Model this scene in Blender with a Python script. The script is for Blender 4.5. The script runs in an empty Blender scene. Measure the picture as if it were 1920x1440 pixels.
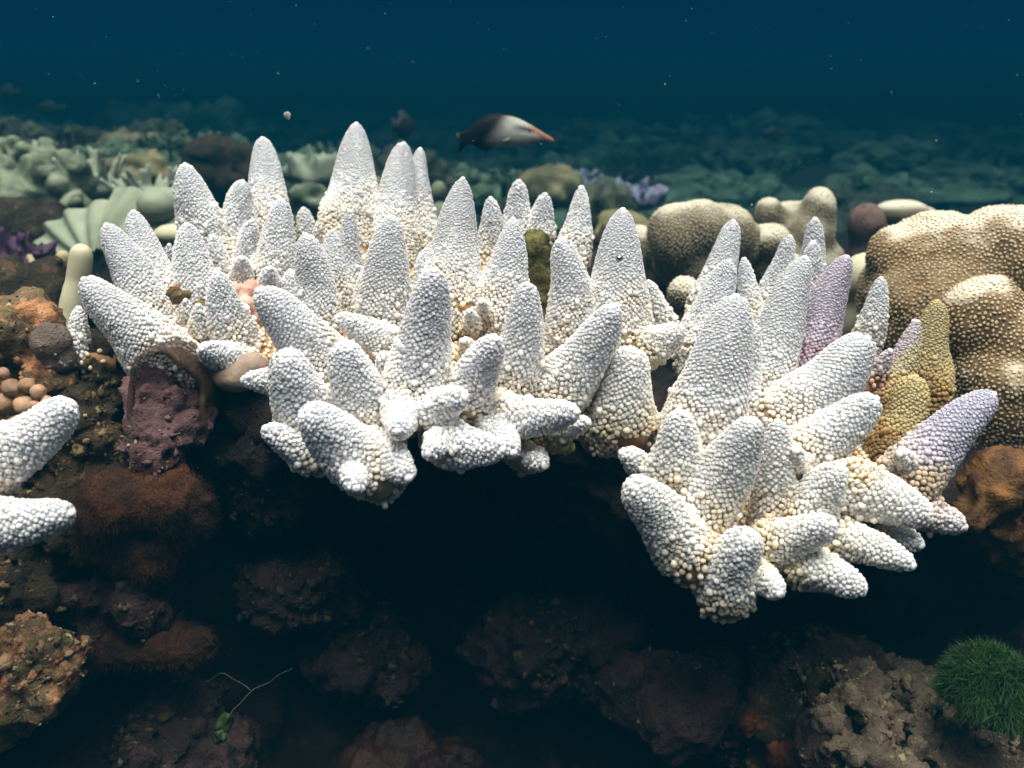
import bpy, math, random
import numpy as np
from mathutils import Vector

C = bpy.context.scene.collection
SC = bpy.context.scene
R_ = math.radians

# ------------------------------------------------------------------ camera
CAM_Z = 0.35
PITCH = 17.37
F = 1663.0                       # focal length in photo pixels (1920 wide)
cam = bpy.data.cameras.new('camera')
cam_o = bpy.data.objects.new('camera', cam)
C.objects.link(cam_o)
cam_o.location = (0, 0, CAM_Z)
cam_o.rotation_euler = (R_(90 - PITCH), 0, 0)
cam.sensor_width = 36.0
cam.lens = 36.0 * F / 1920.0
cam.clip_start = 0.01
cam.clip_end = 300.0
cam.dof.use_dof = True
cam.dof.focus_distance = 0.50
cam.dof.aperture_fstop = 9.0
SC.camera = cam_o

# ------------------------------------------------------------------ world: water all round, bright window of sky overhead
SUN_EL, SUN_AZ = 78.0, 8.0      # sun high, a little behind the camera
world = bpy.data.worlds.new('World')
SC.world = world
world.use_nodes = True
wn, wl = world.node_tree.nodes, world.node_tree.links
wn.clear()
w_out = wn.new('ShaderNodeOutputWorld')
w_bg = wn.new('ShaderNodeBackground')
w_sky = wn.new('ShaderNodeTexSky')
w_sky.sky_type = 'NISHITA'
w_sky.sun_disc = False
w_sky.sun_elevation = R_(SUN_EL)
w_sky.sun_rotation = R_(180 + SUN_AZ)
w_tc = wn.new('ShaderNodeTexCoord')
w_sep = wn.new('ShaderNodeSeparateXYZ')
wl.new(w_tc.outputs['Generated'], w_sep.inputs[0])
w_map = wn.new('ShaderNodeMapRange')
w_map.inputs['From Min'].default_value = -1
w_map.inputs['From Max'].default_value = 1
wl.new(w_sep.outputs['Z'], w_map.inputs['Value'])
w_ramp = wn.new('ShaderNodeValToRGB')
els = w_ramp.color_ramp.elements
stops = [(0.0, (0.0003, 0.002, 0.004)), (0.40, (0.0006, 0.012, 0.020)), (0.49, (0.0004, 0.022, 0.042)),
         (0.515, (0.0003, 0.0215, 0.050)), (0.535, (0.0002, 0.0170, 0.044)), (0.56, (0.0002, 0.0105, 0.031)), (0.62, (0.0002, 0.007, 0.021)),
         (0.72, (0.003, 0.030, 0.060)), (0.80, (0.02, 0.10, 0.16))]
while len(els) < len(stops):
    els.new(0.5)
for e, (p, c) in zip(els, stops):
    e.position = p
    e.color = (*c, 1)
wl.new(w_map.outputs[0], w_ramp.inputs[0])
w_win = wn.new('ShaderNodeMapRange')      # Snell's window
w_win.interpolation_type = 'SMOOTHSTEP'
w_win.inputs['From Min'].default_value = 0.50
w_win.inputs['From Max'].default_value = 0.85
wl.new(w_sep.outputs['Z'], w_win.inputs['Value'])
w_tint = wn.new('ShaderNodeMix')
w_tint.data_type = 'RGBA'
w_tint.blend_type = 'MULTIPLY'
w_tint.inputs['Factor'].default_value = 1
wl.new(w_sky.outputs[0], w_tint.inputs['A'])
w_tint.inputs['B'].default_value = (0.50, 0.275, 0.130, 1)
w_mul = wn.new('ShaderNodeVectorMath')
w_mul.operation = 'SCALE'
wl.new(w_tint.outputs['Result'], w_mul.inputs[0])
wl.new(w_win.outputs[0], w_mul.inputs['Scale'])
w_add = wn.new('ShaderNodeVectorMath')
w_add.operation = 'ADD'
wl.new(w_mul.outputs[0], w_add.inputs[0])
wl.new(w_ramp.outputs[0], w_add.inputs[1])
wl.new(w_add.outputs[0], w_bg.inputs['Color'])
w_bg.inputs['Strength'].default_value = 1.0
wl.new(w_bg.outputs[0], w_out.inputs[0])

sun = bpy.data.lights.new('sun', 'SUN')
sun.energy = 4.6
sun.angle = R_(48)               # spread by the rippled surface and the water
sun.color = (1.0, 0.93, 0.81)
sun_o = bpy.data.objects.new('sun', sun)
C.objects.link(sun_o)
sd = Vector((math.cos(R_(SUN_EL)) * math.sin(R_(SUN_AZ)), -math.cos(R_(SUN_EL)) * math.cos(R_(SUN_AZ)), math.sin(R_(SUN_EL))))
sun_o.rotation_euler = sd.to_track_quat('Z', 'Y').to_euler()

SC.view_settings.view_transform = 'Standard'
SC.view_settings.look = 'None'
SC.view_settings.exposure = 1.22
SC.view_settings.gamma = 1.0
SC.cycles.max_bounces = 8
SC.cycles.diffuse_bounces = 4
SC.cycles.volume_bounces = 0
SC.cycles.use_denoising = True

# ------------------------------------------------------------------ helpers
CA, SA = math.cos(R_(PITCH)), math.sin(R_(PITCH))
def P(px, py, d):
    """the point seen at photo pixel px,py, d metres in front of the camera"""
    h, v = (px - 960.0) / F * d, (720.0 - py) / F * d
    return np.array((h, d * CA + v * SA, CAM_Z - d * SA + v * CA))
def S(w, d):
    return w / F * d

def _hash(i, j, k, seed):
    n = (i.astype(np.uint32) * np.uint32(374761393) + j.astype(np.uint32) * np.uint32(668265263)
         + k.astype(np.uint32) * np.uint32(2147483647) + np.uint32(seed * 144665 + 12345))
    n = (n ^ (n >> np.uint32(13))) * np.uint32(1274126177)
    n = n ^ (n >> np.uint32(16))
    return (n & np.uint32(0xffff)).astype(np.float64) / 65535.0
def vnoise(p, seed=0):
    p = np.asarray(p, float)
    b = np.floor(p).astype(np.int64)
    f = p - b
    f = f * f * (3 - 2 * f)
    r = 0
    for dx in (0, 1):
        wx = f[:, 0] if dx else 1 - f[:, 0]
        for dy in (0, 1):
            wy = f[:, 1] if dy else 1 - f[:, 1]
            for dz in (0, 1):
                wz = f[:, 2] if dz else 1 - f[:, 2]
                r = r + wx * wy * wz * _hash(b[:, 0] + dx, b[:, 1] + dy, b[:, 2] + dz, seed)
    return r * 2 - 1
def fbm(p, scale, octaves=4, seed=0, gain=0.5):
    a, s, r = 1.0, scale, 0
    for o in range(octaves):
        r = r + a * vnoise(np.asarray(p) * s + o * 17.3, seed + o)
        a *= gain
        s *= 2.03
    return r
def sst(a, b, x):
    t = np.clip((np.asarray(x, float) - a) / (b - a), 0, 1)
    return t * t * (3 - 2 * t)
def nrm(v):
    v = np.asarray(v, float)
    return v / np.maximum(np.linalg.norm(v, axis=-1, keepdims=True), 1e-12)

def make_mesh(name, verts, faces, tint=None, smooth=True, crest=None):
    """faces: list of int arrays of shape (n, k)"""
    me = bpy.data.meshes.new(name)
    verts = np.asarray(verts, np.float32)
    me.vertices.add(len(verts))
    me.vertices.foreach_set('co', verts.ravel())
    idx = np.concatenate([f.ravel() for f in faces]).astype(np.int32)
    sizes = np.concatenate([np.full(len(f), f.shape[1], np.int32) for f in faces])
    starts = np.concatenate(([0], np.cumsum(sizes)[:-1])).astype(np.int32)
    me.loops.add(len(idx))
    me.loops.foreach_set('vertex_index', idx)
    me.polygons.add(len(sizes))
    me.polygons.foreach_set('loop_start', starts)
    if smooth:
        me.polygons.foreach_set('use_smooth', np.ones(len(sizes), bool))
    if tint is not None:
        at = me.attributes.new('tint', 'FLOAT_VECTOR', 'POINT')
        at.data.foreach_set('vector', np.asarray(tint, np.float32).ravel())
    me.update()
    me.validate()
    return me
def obj(name, me, mat, parent=None, loc=(0, 0, 0)):
    o = bpy.data.objects.new(name, me)
    C.objects.link(o)
    if mat is not None:
        me.materials.clear()
        me.materials.append(mat)
    o.location = tuple(loc)
    if parent is not None:
        o.parent = parent
    return o
def tag(o, label=None, cat=None, group=None, kind=None):
    if label: o['label'] = label
    if cat: o['category'] = cat
    if group: o['group'] = group
    if kind: o['kind'] = kind
    return o
def empty(name, loc, label=None, cat=None, group=None):
    o = bpy.data.objects.new(name, None)
    C.objects.link(o)
    o.empty_display_size = 0.02
    o.location = tuple(loc)
    return tag(o, label, cat, group)

import bmesh
_bm = bmesh.new()
bmesh.ops.create_icosphere(_bm, subdivisions=3, radius=1)
ICO_V = np.array([v.co[:] for v in _bm.verts])
ICO_F = np.array([[v.index for v in f.verts] for f in _bm.faces])
_bm.free()
_bm = bmesh.new()
bmesh.ops.create_icosphere(_bm, subdivisions=1, radius=1)
ICO1_V = np.array([v.co[:] for v in _bm.verts])
ICO1_F = np.array([[v.index for v in f.verts] for f in _bm.faces])
_bm.free()

def stamp(vt, ft, n):
    return [np.concatenate([f + i * vt for i in range(n)]) if n else f for f in ft]
def cap(a, b, ra, rb):
    """a tapered rod as a chain of balls"""
    a, b = np.asarray(a, float), np.asarray(b, float)
    L = np.linalg.norm(b - a)
    n = max(2, int(L / (0.35 * min(ra, rb))) + 1)
    n = min(n, 40)
    return [(*(a + (b - a) * t), *([ra + (rb - ra) * t] * 3)) for t in np.linspace(0, 1, n)]
def union(balls, voxel, smooth=4):
    """one closed skin over many ellipsoids -> verts, faces"""
    b = np.array(balls, float)
    n = len(b)
    v = (ICO_V[None] * b[:, None, 3:6] + b[:, None, 0:3]).reshape(-1, 3)
    f = (ICO_F[None] + (np.arange(n) * len(ICO_V))[:, None, None]).reshape(-1, 3)
    me = make_mesh('tmp', v, [f])
    o = bpy.data.objects.new('tmp', me)
    C.objects.link(o)
    m = o.modifiers.new('r', 'REMESH')
    m.mode = 'VOXEL'
    m.voxel_size = voxel
    if smooth:
        m = o.modifiers.new('s', 'SMOOTH')
        m.iterations = smooth
        m.factor = 0.5
    dg = bpy.context.evaluated_depsgraph_get()
    em = o.evaluated_get(dg).to_mesh()
    vv = np.empty(len(em.vertices) * 3, np.float32)
    em.vertices.foreach_get('co', vv)
    nn = np.empty(len(em.vertices) * 3, np.float32)
    em.vertices.foreach_get('normal', nn)
    ff = np.empty(len(em.loops), np.int32)
    em.loops.foreach_get('vertex_index', ff)
    tot = np.empty(len(em.polygons), np.int32)
    em.polygons.foreach_get('loop_total', tot)
    assert (tot == 4).all()
    o.evaluated_get(dg).to_mesh_clear()
    bpy.data.objects.remove(o)
    bpy.data.meshes.remove(me)
    return vv.reshape(-1, 3).astype(float), nn.reshape(-1, 3).astype(float), ff.reshape(-1, 4)
def blob(name, balls, voxel, mat, smooth=4, amp=0.0, scale=10.0, octaves=4, seed=0, pits=None, parent=None, tintfn=None, loc=None, link=True):
    v, n, f = union(balls, voxel, smooth)
    if amp:
        rough = octaves >= 4
        v = v + n * ((1.35 if rough else 1.0) * amp * fbm(v, scale, octaves + 1 if rough else octaves, seed, .64 if rough else .5))[:, None]
        if rough:
            k = 1 - 2 * np.abs(vnoise(v * scale * 3.1, seed + 70))
            v = v + n * (.45 * amp * k)[:, None]
    if pits:                       # (amplitude, scale) rounded knobs
        a, s = pits
        k = vnoise(v * s, seed + 50)
        v = v + n * (a * (1 - 2 * np.abs(k)))[:, None]
    tint = None
    if tintfn is not None:
        tint = tintfn(v, n)
    if loc is None:
        loc = np.array([v[:, 0].mean(), v[:, 1].mean(), v[:, 2].min()])
        if parent is not None:
            loc = np.array(parent.location)
    me = make_mesh(name, v - np.asarray(loc), [f], tint)
    if not link:
        return me
    return obj(name, me, mat, parent, (0, 0, 0) if parent is not None else loc)

# ------------------------------------------------------------------ materials
def new_mat(name):
    m = bpy.data.materials.new(name)
    m.use_nodes = True
    nt = m.node_tree
    nt.nodes.clear()
    out = nt.nodes.new('ShaderNodeOutputMaterial')
    bs = nt.nodes.new('ShaderNodeBsdfPrincipled')
    nt.links.new(bs.outputs[0], out.inputs[0])
    bs.inputs['Specular IOR Level'].default_value = 0.25
    return m, nt, bs, out
def N(nt, t, **kw):
    n = nt.nodes.new(t)
    for k, v in kw.items():
        if k.startswith('i_'):
            n.inputs[k[2:].replace('_', ' ')].default_value = v
        else:
            setattr(n, k, v)
    return n
def ramp(nt, fac, stops):
    r = nt.nodes.new('ShaderNodeValToRGB')
    e = r.color_ramp.elements
    while len(e) < len(stops):
        e.new(0.5)
    for x, (p, c) in zip(e, stops):
        x.position = p
        x.color = (*c, 1) if len(c) == 3 else c
    nt.links.new(fac, r.inputs[0])
    return r.outputs[0]
def mix(nt, fac, a, b, mode='MIX'):
    m = nt.nodes.new('ShaderNodeMix')
    m.data_type = 'RGBA'
    m.blend_type = mode
    for s, x in (('Factor', fac), ('A', a), ('B', b)):
        if hasattr(x, 'is_linked') or isinstance(x, bpy.types.NodeSocket):
            nt.links.new(x, m.inputs[s])
        else:
            m.inputs[s].default_value = (*x, 1) if isinstance(x, tuple) and len(x) == 3 else x
    return m.outputs['Result']
def maprange(nt, val, a, b, c=0.0, d=1.0, smooth=True):
    m = nt.nodes.new('ShaderNodeMapRange')
    m.interpolation_type = 'SMOOTHSTEP' if smooth else 'LINEAR'
    m.inputs['From Min'].default_value = a
    m.inputs['From Max'].default_value = b
    m.inputs['To Min'].default_value = c
    m.inputs['To Max'].default_value = d
    nt.links.new(val, m.inputs['Value'])
    return m.outputs[0]
def math_(nt, op, a, b=None):
    m = nt.nodes.new('ShaderNodeMath')
    m.operation = op
    for i, x in enumerate((a, b)):
        if x is None:
            continue
        if isinstance(x, (int, float)):
            m.inputs[i].default_value = x
        else:
            nt.links.new(x, m.inputs[i])
    return m.outputs[0]
def noise_tex(nt, scale, detail=4, rough=0.6, vec=None):
    n = N(nt, 'ShaderNodeTexNoise')
    n.inputs['Scale'].default_value = scale
    n.inputs['Detail'].default_value = detail
    n.inputs['Roughness'].default_value = rough
    if vec is not None:
        nt.links.new(vec, n.inputs['Vector'])
    return n.outputs['Fac']
def coords(nt):
    return N(nt, 'ShaderNodeTexCoord').outputs['Object']
def bump(nt, bs, h, dist, strength=1.0):
    b = N(nt, 'ShaderNodeBump')
    b.inputs['Distance'].default_value = dist
    b.inputs['Strength'].default_value = strength
    nt.links.new(h, b.inputs['Height'])
    nt.links.new(b.outputs[0], bs.inputs['Normal'])

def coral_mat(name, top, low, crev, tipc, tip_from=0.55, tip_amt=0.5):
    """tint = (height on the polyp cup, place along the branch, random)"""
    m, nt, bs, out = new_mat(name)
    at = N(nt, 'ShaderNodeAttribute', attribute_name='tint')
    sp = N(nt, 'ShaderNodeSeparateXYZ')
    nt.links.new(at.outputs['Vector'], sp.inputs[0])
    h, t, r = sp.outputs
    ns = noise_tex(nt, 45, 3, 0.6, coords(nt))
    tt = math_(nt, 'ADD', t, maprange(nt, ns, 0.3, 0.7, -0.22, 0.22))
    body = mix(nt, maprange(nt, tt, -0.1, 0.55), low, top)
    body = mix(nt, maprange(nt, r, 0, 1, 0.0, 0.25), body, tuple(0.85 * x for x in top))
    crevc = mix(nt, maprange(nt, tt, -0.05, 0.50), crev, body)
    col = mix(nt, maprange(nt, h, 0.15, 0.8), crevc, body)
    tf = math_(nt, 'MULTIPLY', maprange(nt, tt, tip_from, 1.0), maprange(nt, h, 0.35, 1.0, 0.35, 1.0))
    col = mix(nt, math_(nt, 'MULTIPLY', tf, tip_amt), col, tipc)
    nt.links.new(col, bs.inputs['Base Color'])
    bs.inputs['Roughness'].default_value = 0.55
    bs.inputs['Subsurface Weight'].default_value = 0.85
    bs.inputs['Subsurface Radius'].default_value = (1.0, 0.8, 0.6)
    bs.inputs['Subsurface Scale'].default_value = 0.009
    return m
M = {}
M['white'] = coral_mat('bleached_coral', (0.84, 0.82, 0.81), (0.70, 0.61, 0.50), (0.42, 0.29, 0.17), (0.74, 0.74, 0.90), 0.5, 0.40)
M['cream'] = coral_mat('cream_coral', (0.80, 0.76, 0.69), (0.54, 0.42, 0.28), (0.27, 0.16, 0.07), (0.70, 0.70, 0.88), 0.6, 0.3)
M['purple'] = coral_mat('purple_coral', (0.50, 0.41, 0.50), (0.18, 0.07, 0.11), (0.14, 0.04, 0.06), (0.50, 0.44, 0.62), 0.5, 0.5)
M['lavender'] = coral_mat('lavender_coral', (0.52, 0.47, 0.60), (0.42, 0.32, 0.20), (0.20, 0.12, 0.10), (0.50, 0.46, 0.72), 0.45, 0.6)
M['tan'] = coral_mat('tan_coral', (0.38, 0.285, 0.135), (0.18, 0.105, 0.035), (0.14, 0.07, 0.015), (0.55, 0.42, 0.17), 0.6, 0.4)
M['tan_lilac'] = coral_mat('tan_lilac_coral', (0.52, 0.40, 0.22), (0.30, 0.17, 0.05), (0.14, 0.07, 0.015), (0.60, 0.46, 0.72), 0.55, 0.9)
M['pinkish'] = coral_mat('pinkish_coral', (0.66, 0.54, 0.52), (0.42, 0.27, 0.20), (0.20, 0.10, 0.06), (0.66, 0.58, 0.80), 0.6, 0.5)

def rock_mat(name, dark, mid, patch, light, scale=18.0, patch_amt=0.5, light_amt=0.5, bd=0.004, pit=True):
    m, nt, bs, out = new_mat(name)
    co = coords(nt)
    n1 = noise_tex(nt, scale, 8, 0.65, co)
    n2 = noise_tex(nt, scale * 2.6, 6, 0.7, co)
    n3 = noise_tex(nt, scale * 9, 5, 0.7, co)
    col = ramp(nt, n1, [(0.30, dark), (0.55, mid), (0.75, mid)])
    col = mix(nt, maprange(nt, n2, 0.62 - 0.2 * patch_amt, 0.70 - 0.15 * patch_amt), col, patch)
    col = mix(nt, maprange(nt, n3, 0.66 - 0.12 * light_amt, 0.80 - 0.12 * light_amt, 0, 0.9), col, light)
    vo = N(nt, 'ShaderNodeTexVoronoi')
    vo.inputs['Scale'].default_value = scale * 12
    nt.links.new(co, vo.inputs['Vector'])
    hole = maprange(nt, vo.outputs['Distance'], 0.12, 0.24)
    # only some cells are bored
    sel = maprange(nt, n2, 0.44, 0.48)
    holef = math_(nt, 'MAXIMUM', hole, sel)
    if pit:
        col = mix(nt, holef, (0.012, 0.010, 0.010), col)
    at = N(nt, 'ShaderNodeAttribute', attribute_name='tint')
    sp = N(nt, 'ShaderNodeSeparateXYZ')
    nt.links.new(at.outputs['Vector'], sp.inputs[0])
    crumb = mix(nt, sp.outputs[1], patch, light)
    col = mix(nt, sp.outputs[0], col, crumb)
    nt.links.new(col, bs.inputs['Base Color'])
    hh = math_(nt, 'ADD', math_(nt, 'MULTIPLY', n2, 1.0), math_(nt, 'MULTIPLY', n3, 0.6))
    if pit:
        hh = math_(nt, 'ADD', hh, math_(nt, 'MULTIPLY', holef, 0.5))
    n4 = noise_tex(nt, scale * 28, 4, 0.7, co)
    hh = math_(nt, 'ADD', hh, math_(nt, 'MULTIPLY', n4, 0.35))
    bump(nt, bs, hh, bd * 1.6, 1.0)
    bs.inputs['Roughness'].default_value = 0.75
    return m
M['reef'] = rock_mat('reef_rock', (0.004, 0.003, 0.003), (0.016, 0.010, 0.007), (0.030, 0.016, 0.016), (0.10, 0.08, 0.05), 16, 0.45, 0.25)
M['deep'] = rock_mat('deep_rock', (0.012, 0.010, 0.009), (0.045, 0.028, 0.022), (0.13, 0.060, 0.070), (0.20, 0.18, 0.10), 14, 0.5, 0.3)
M['seabed'] = rock_mat('seabed_rock', (0.010, 0.014, 0.010), (0.04, 0.05, 0.035), (0.07, 0.08, 0.055), (0.18, 0.19, 0.14), 6, 0.5, 0.4, 0.02)  # darkened like the far mounds, some water fade painted in
M['tanrock'] = rock_mat('tan_rock', (0.018, 0.014, 0.007), (0.15, 0.115, 0.06), (0.42, 0.20, 0.10), (0.58, 0.50, 0.30), 16, 0.75, 0.6)
M['greyrock'] = rock_mat('grey_rock', (0.05, 0.04, 0.035), (0.13, 0.10, 0.09), (0.25, 0.19, 0.17), (0.33, 0.27, 0.2), 12, 0.4, 0.2)
M['mossrock'] = rock_mat('moss_rock', (0.006, 0.005, 0.003), (0.032, 0.024, 0.012), (0.075, 0.045, 0.022), (0.32, 0.26, 0.12), 20, 0.5, 0.5)
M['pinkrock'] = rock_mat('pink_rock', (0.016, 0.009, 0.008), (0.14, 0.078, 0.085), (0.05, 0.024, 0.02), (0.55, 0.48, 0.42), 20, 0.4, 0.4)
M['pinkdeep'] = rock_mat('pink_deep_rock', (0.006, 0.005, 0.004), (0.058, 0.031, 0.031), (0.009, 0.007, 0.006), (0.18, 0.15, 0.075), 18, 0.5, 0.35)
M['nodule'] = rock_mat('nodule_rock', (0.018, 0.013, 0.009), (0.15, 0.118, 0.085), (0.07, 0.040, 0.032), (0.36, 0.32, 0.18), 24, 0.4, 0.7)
M['browncap'] = rock_mat('brown_cap', (0.05, 0.03, 0.03), (0.20, 0.13, 0.11), (0.10, 0.055, 0.06), (0.28, 0.2, 0.14), 12, 0.5, 0.3)

def plain_mat(name, a, b, scale=30.0, bd=0.002, rough=0.6, sss=0.0, detail=5, bscale=None):
    m, nt, bs, out = new_mat(name)
    co = coords(nt)
    n1 = noise_tex(nt, scale, detail, 0.6, co)
    col = mix(nt, maprange(nt, n1, 0.32, 0.68), a, b)
    nt.links.new(col, bs.inputs['Base Color'])
    if bd:
        bump(nt, bs, noise_tex(nt, bscale or scale * 4, 4, 0.65, co), bd, 0.8)
    bs.inputs['Roughness'].default_value = rough
    if sss:
        bs.inputs['Subsurface Weight'].default_value = sss
        bs.inputs['Subsurface Scale'].default_value = 0.004
    return m
def polyp_mat(name, base, dot, crestc):
    """massive coral: tint = (height on the polyp, bleached crest, random)"""
    m, nt, bs, out = new_mat(name)
    at = N(nt, 'ShaderNodeAttribute', attribute_name='tint')
    sp = N(nt, 'ShaderNodeSeparateXYZ')
    nt.links.new(at.outputs['Vector'], sp.inputs[0])
    h, cr_, r = sp.outputs
    co = coords(nt)
    n1 = noise_tex(nt, 30, 4, 0.6, co)
    bcol = mix(nt, maprange(nt, n1, 0.35, 0.65), base, tuple(0.6 * x for x in base))
    dcol = mix(nt, r, dot, tuple(0.78 * x for x in dot))
    col = mix(nt, maprange(nt, h, 0.2, 0.85), bcol, dcol)
    col = mix(nt, maprange(nt, cr_, 0, 1, 0, .92), col, crestc)
    nt.links.new(col, bs.inputs['Base Color'])
    bump(nt, bs, noise_tex(nt, 500, 3, 0.6, co), 0.0006, 0.7)
    bs.inputs['Roughness'].default_value = 0.65
    return m
def polyps(name, balls, voxel, mat, smooth, amp, scale, seed, crest, spacing=.0024, rad=.00112, height=.0008):
    """a massive coral: lumpy skin with its polyps as small domes"""
    v, n, f = union(balls, voxel, smooth)
    v = v + n * (amp * fbm(v, scale, 3, seed))[:, None]
    g = np.random.default_rng(seed)
    fa = np.linalg.norm(np.cross(v[f[:, 2]] - v[f[:, 0]], v[f[:, 3]] - v[f[:, 1]]), axis=1) / 2
    m = int(fa.sum() / spacing ** 2 * 5)
    i = g.choice(len(f), m, p=fa / fa.sum())
    a, b = g.random((m, 1)), g.random((m, 1))
    q = (v[f[i, 0]] * (1 - a) + v[f[i, 1]] * a) * (1 - b) + (v[f[i, 3]] * (1 - a) + v[f[i, 2]] * a) * b
    nq = nrm((n[f[i, 0]] * (1 - a) + n[f[i, 1]] * a) * (1 - b) + (n[f[i, 3]] * (1 - a) + n[f[i, 2]] * a) * b)
    cell, keep = {}, []
    for k in range(m):
        x, y, z = q[k]
        key = (int(x // spacing), int(y // spacing), int(z // spacing))
        ok = True
        for dx in (-1, 0, 1):
            for dy in (-1, 0, 1):
                for dz in (-1, 0, 1):
                    for (X, Y, Z) in cell.get((key[0] + dx, key[1] + dy, key[2] + dz), ()):
                        if (X - x) ** 2 + (Y - y) ** 2 + (Z - z) ** 2 < spacing * spacing:
                            ok = False
        if ok:
            cell.setdefault(key, []).append((x, y, z))
            keep.append(k)
    q, nq = q[keep], nq[keep]
    c0 = crest(v, n)[:, 0]
    c1 = crest(q, nq)[:, 0]
    sz = rad * (1 + .12 * g.standard_normal(len(q)))
    cv, cq, ct, tt = cups(q, nrm(nq + np.array((0, 0, .25))), sz, height * (1 + .25 * g.standard_normal(len(q))), np.zeros(len(q)), g)
    tt[:, 1] = np.repeat(c1, CUP_N)
    t0 = np.stack((np.zeros(len(v)), c0, np.full(len(v), .5)), -1)
    loc = np.array([v[:, 0].mean(), v[:, 1].mean(), v[:, 2].min()])
    off = len(v)
    me = make_mesh(name, np.concatenate((v, cv)) - loc, [np.concatenate((f, cq + off)), ct + off], np.concatenate((t0, tt)))
    return obj(name, me, mat, None, loc)
M['porites'] = polyp_mat('brown_massive_coral', (0.17, 0.11, 0.052), (0.38, 0.31, 0.195), (0.60, 0.55, 0.46))
M['porites_pale'] = polyp_mat('pale_massive_coral', (0.17, 0.15, 0.10), (0.33, 0.295, 0.205), (0.60, 0.575, 0.48))
M['leather'] = plain_mat('leather_coral', (0.07, 0.10, 0.065), (0.29, 0.32, 0.22), 22, 0.004)
M['leather_pale'] = plain_mat('pale_leather', (0.22, 0.27, 0.21), (0.36, 0.38, 0.29), 12, 0.002)
M['olive'] = plain_mat('olive_coral', (0.09, 0.085, 0.04), (0.24, 0.21, 0.11), 14, 0.003)
M['fan'] = plain_mat('ribbed_coral', (0.20, 0.25, 0.18), (0.33, 0.36, 0.27), 16, 0.001)
M['finger'] = plain_mat('finger_coral', (0.40, 0.41, 0.30), (0.52, 0.50, 0.37), 20, 0.0006)
M['tanfinger'] = plain_mat('tan_finger', (0.34, 0.29, 0.17), (0.46, 0.40, 0.25), 20, 0.001)
M['violet'] = plain_mat('violet_soft', (0.014, 0.010, 0.045), (0.07, 0.022, 0.055), 14, 0.001)
M['blue'] = plain_mat('blue_staghorn', (0.14, 0.17, 0.25), (0.28, 0.32, 0.40), 20, 0.002)
M['lilac'] = plain_mat('lilac_staghorn', (0.16, 0.16, 0.29), (0.30, 0.29, 0.42), 20, 0.002)
M['bgreen'] = plain_mat('green_mound', (0.025, 0.055, 0.038), (0.13, 0.20, 0.13), 7, 0.01)  # dark teal green: far water's fade and greenish light put into the colour
M['bdark'] = plain_mat('dark_mound', (0.02, 0.03, 0.022), (0.08, 0.09, 0.06), 7, 0.01)  # also darkened, so part of the distance fade is in the colour
M['alga'] = plain_mat('green_alga', (0.004, 0.013, 0.002), (0.010, 0.030, 0.004), 60, 0.0006)
M['turf'] = plain_mat('green_turf', (0.004, 0.024, 0.002), (0.014, 0.055, 0.005), 40, 0)
M['thread'] = plain_mat('pale_thread', (0.012, 0.014, 0.008), (0.03, 0.03, 0.018), 60, 0)
M['moss'] = plain_mat('olive_moss', (0.035, 0.035, 0.012), (0.14, 0.13, 0.035), 130, 0.003, bscale=500)
M['rust'] = plain_mat('rust_alga', (0.010, 0.004, 0.002), (0.055, 0.019, 0.006), 40, 0.004, 0.9, bscale=300)
M['sponge'] = plain_mat('red_sponge', (0.008, 0.003, 0.002), (0.028, 0.008, 0.005), 45, 0.003, bscale=200)
M['orange'] = plain_mat('orange_sponge', (0.05, 0.013, 0.004), (0.11, 0.030, 0.006), 40, 0.002)
M['ochre'] = plain_mat('ochre_coral', (0.035, 0.015, 0.005), (0.17, 0.08, 0.02), 60, 0.003, bscale=300)
M['pinkcrust'] = plain_mat('pink_crust', (0.34, 0.16, 0.13), (0.60, 0.46, 0.40), 40, 0.001)
M['palecrust'] = plain_mat('pale_crust', (0.16, 0.12, 0.10), (0.30, 0.24, 0.20), 40, 0.001)
M['bead'] = plain_mat('tan_bead', (0.16, 0.095, 0.06), (0.34, 0.22, 0.14), 60, 0.0005)
M['fleck'] = plain_mat('pale_fleck', (0.16, 0.18, 0.18), (0.26, 0.28, 0.27), 200, 0)
m, nt, bs, out = new_mat('air_bubble')
bs.inputs['Base Color'].default_value = (0.30, 0.32, 0.34, 1)
bs.inputs['Metallic'].default_value = 0.9
bs.inputs['Roughness'].default_value = 0.08
M['bubble'] = m
m, nt, bs, out = new_mat('brown_film')
n1 = noise_tex(nt, 60, 5, 0.6, coords(nt))
nt.links.new(mix(nt, n1, (0.018, 0.009, 0.005), (0.06, 0.032, 0.016)), bs.inputs['Base Color'])
bs.inputs['Roughness'].default_value = 0.6
bs.inputs['Alpha'].default_value = 0.62
M['film'] = m

# ------------------------------------------------------------------ the white coral: one branch = tapered body + polyp cups
SEG = 8
_rings = [(-0.5, 0.92, 0.0), (0.30, 1.0, 0.40), (0.72, 0.86, 0.8), (0.97, 0.50, 1.0)]
_a = np.arange(SEG) * 2 * math.pi / SEG
CUP_V = np.concatenate([np.stack((r * np.cos(_a), r * np.sin(_a), np.full(SEG, h)), 1) for h, r, _ in _rings] + [np.array([[0, 0, 0.90]])])
CUP_H = np.concatenate([np.full(SEG, q) for _, _, q in _rings] + [np.array([0.9])])
_q = []
for k in range(len(_rings) - 1):
    for s in range(SEG):
        _q.append((k * SEG + s, k * SEG + (s + 1) % SEG, (k + 1) * SEG + (s + 1) % SEG, (k + 1) * SEG + s))
CUP_Q = np.array(_q)
_k = (len(_rings) - 1) * SEG
CUP_T = np.array([(_k + s, _k + (s + 1) % SEG, len(_rings) * SEG) for s in range(SEG)])
CUP_N = len(CUP_V)
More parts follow.
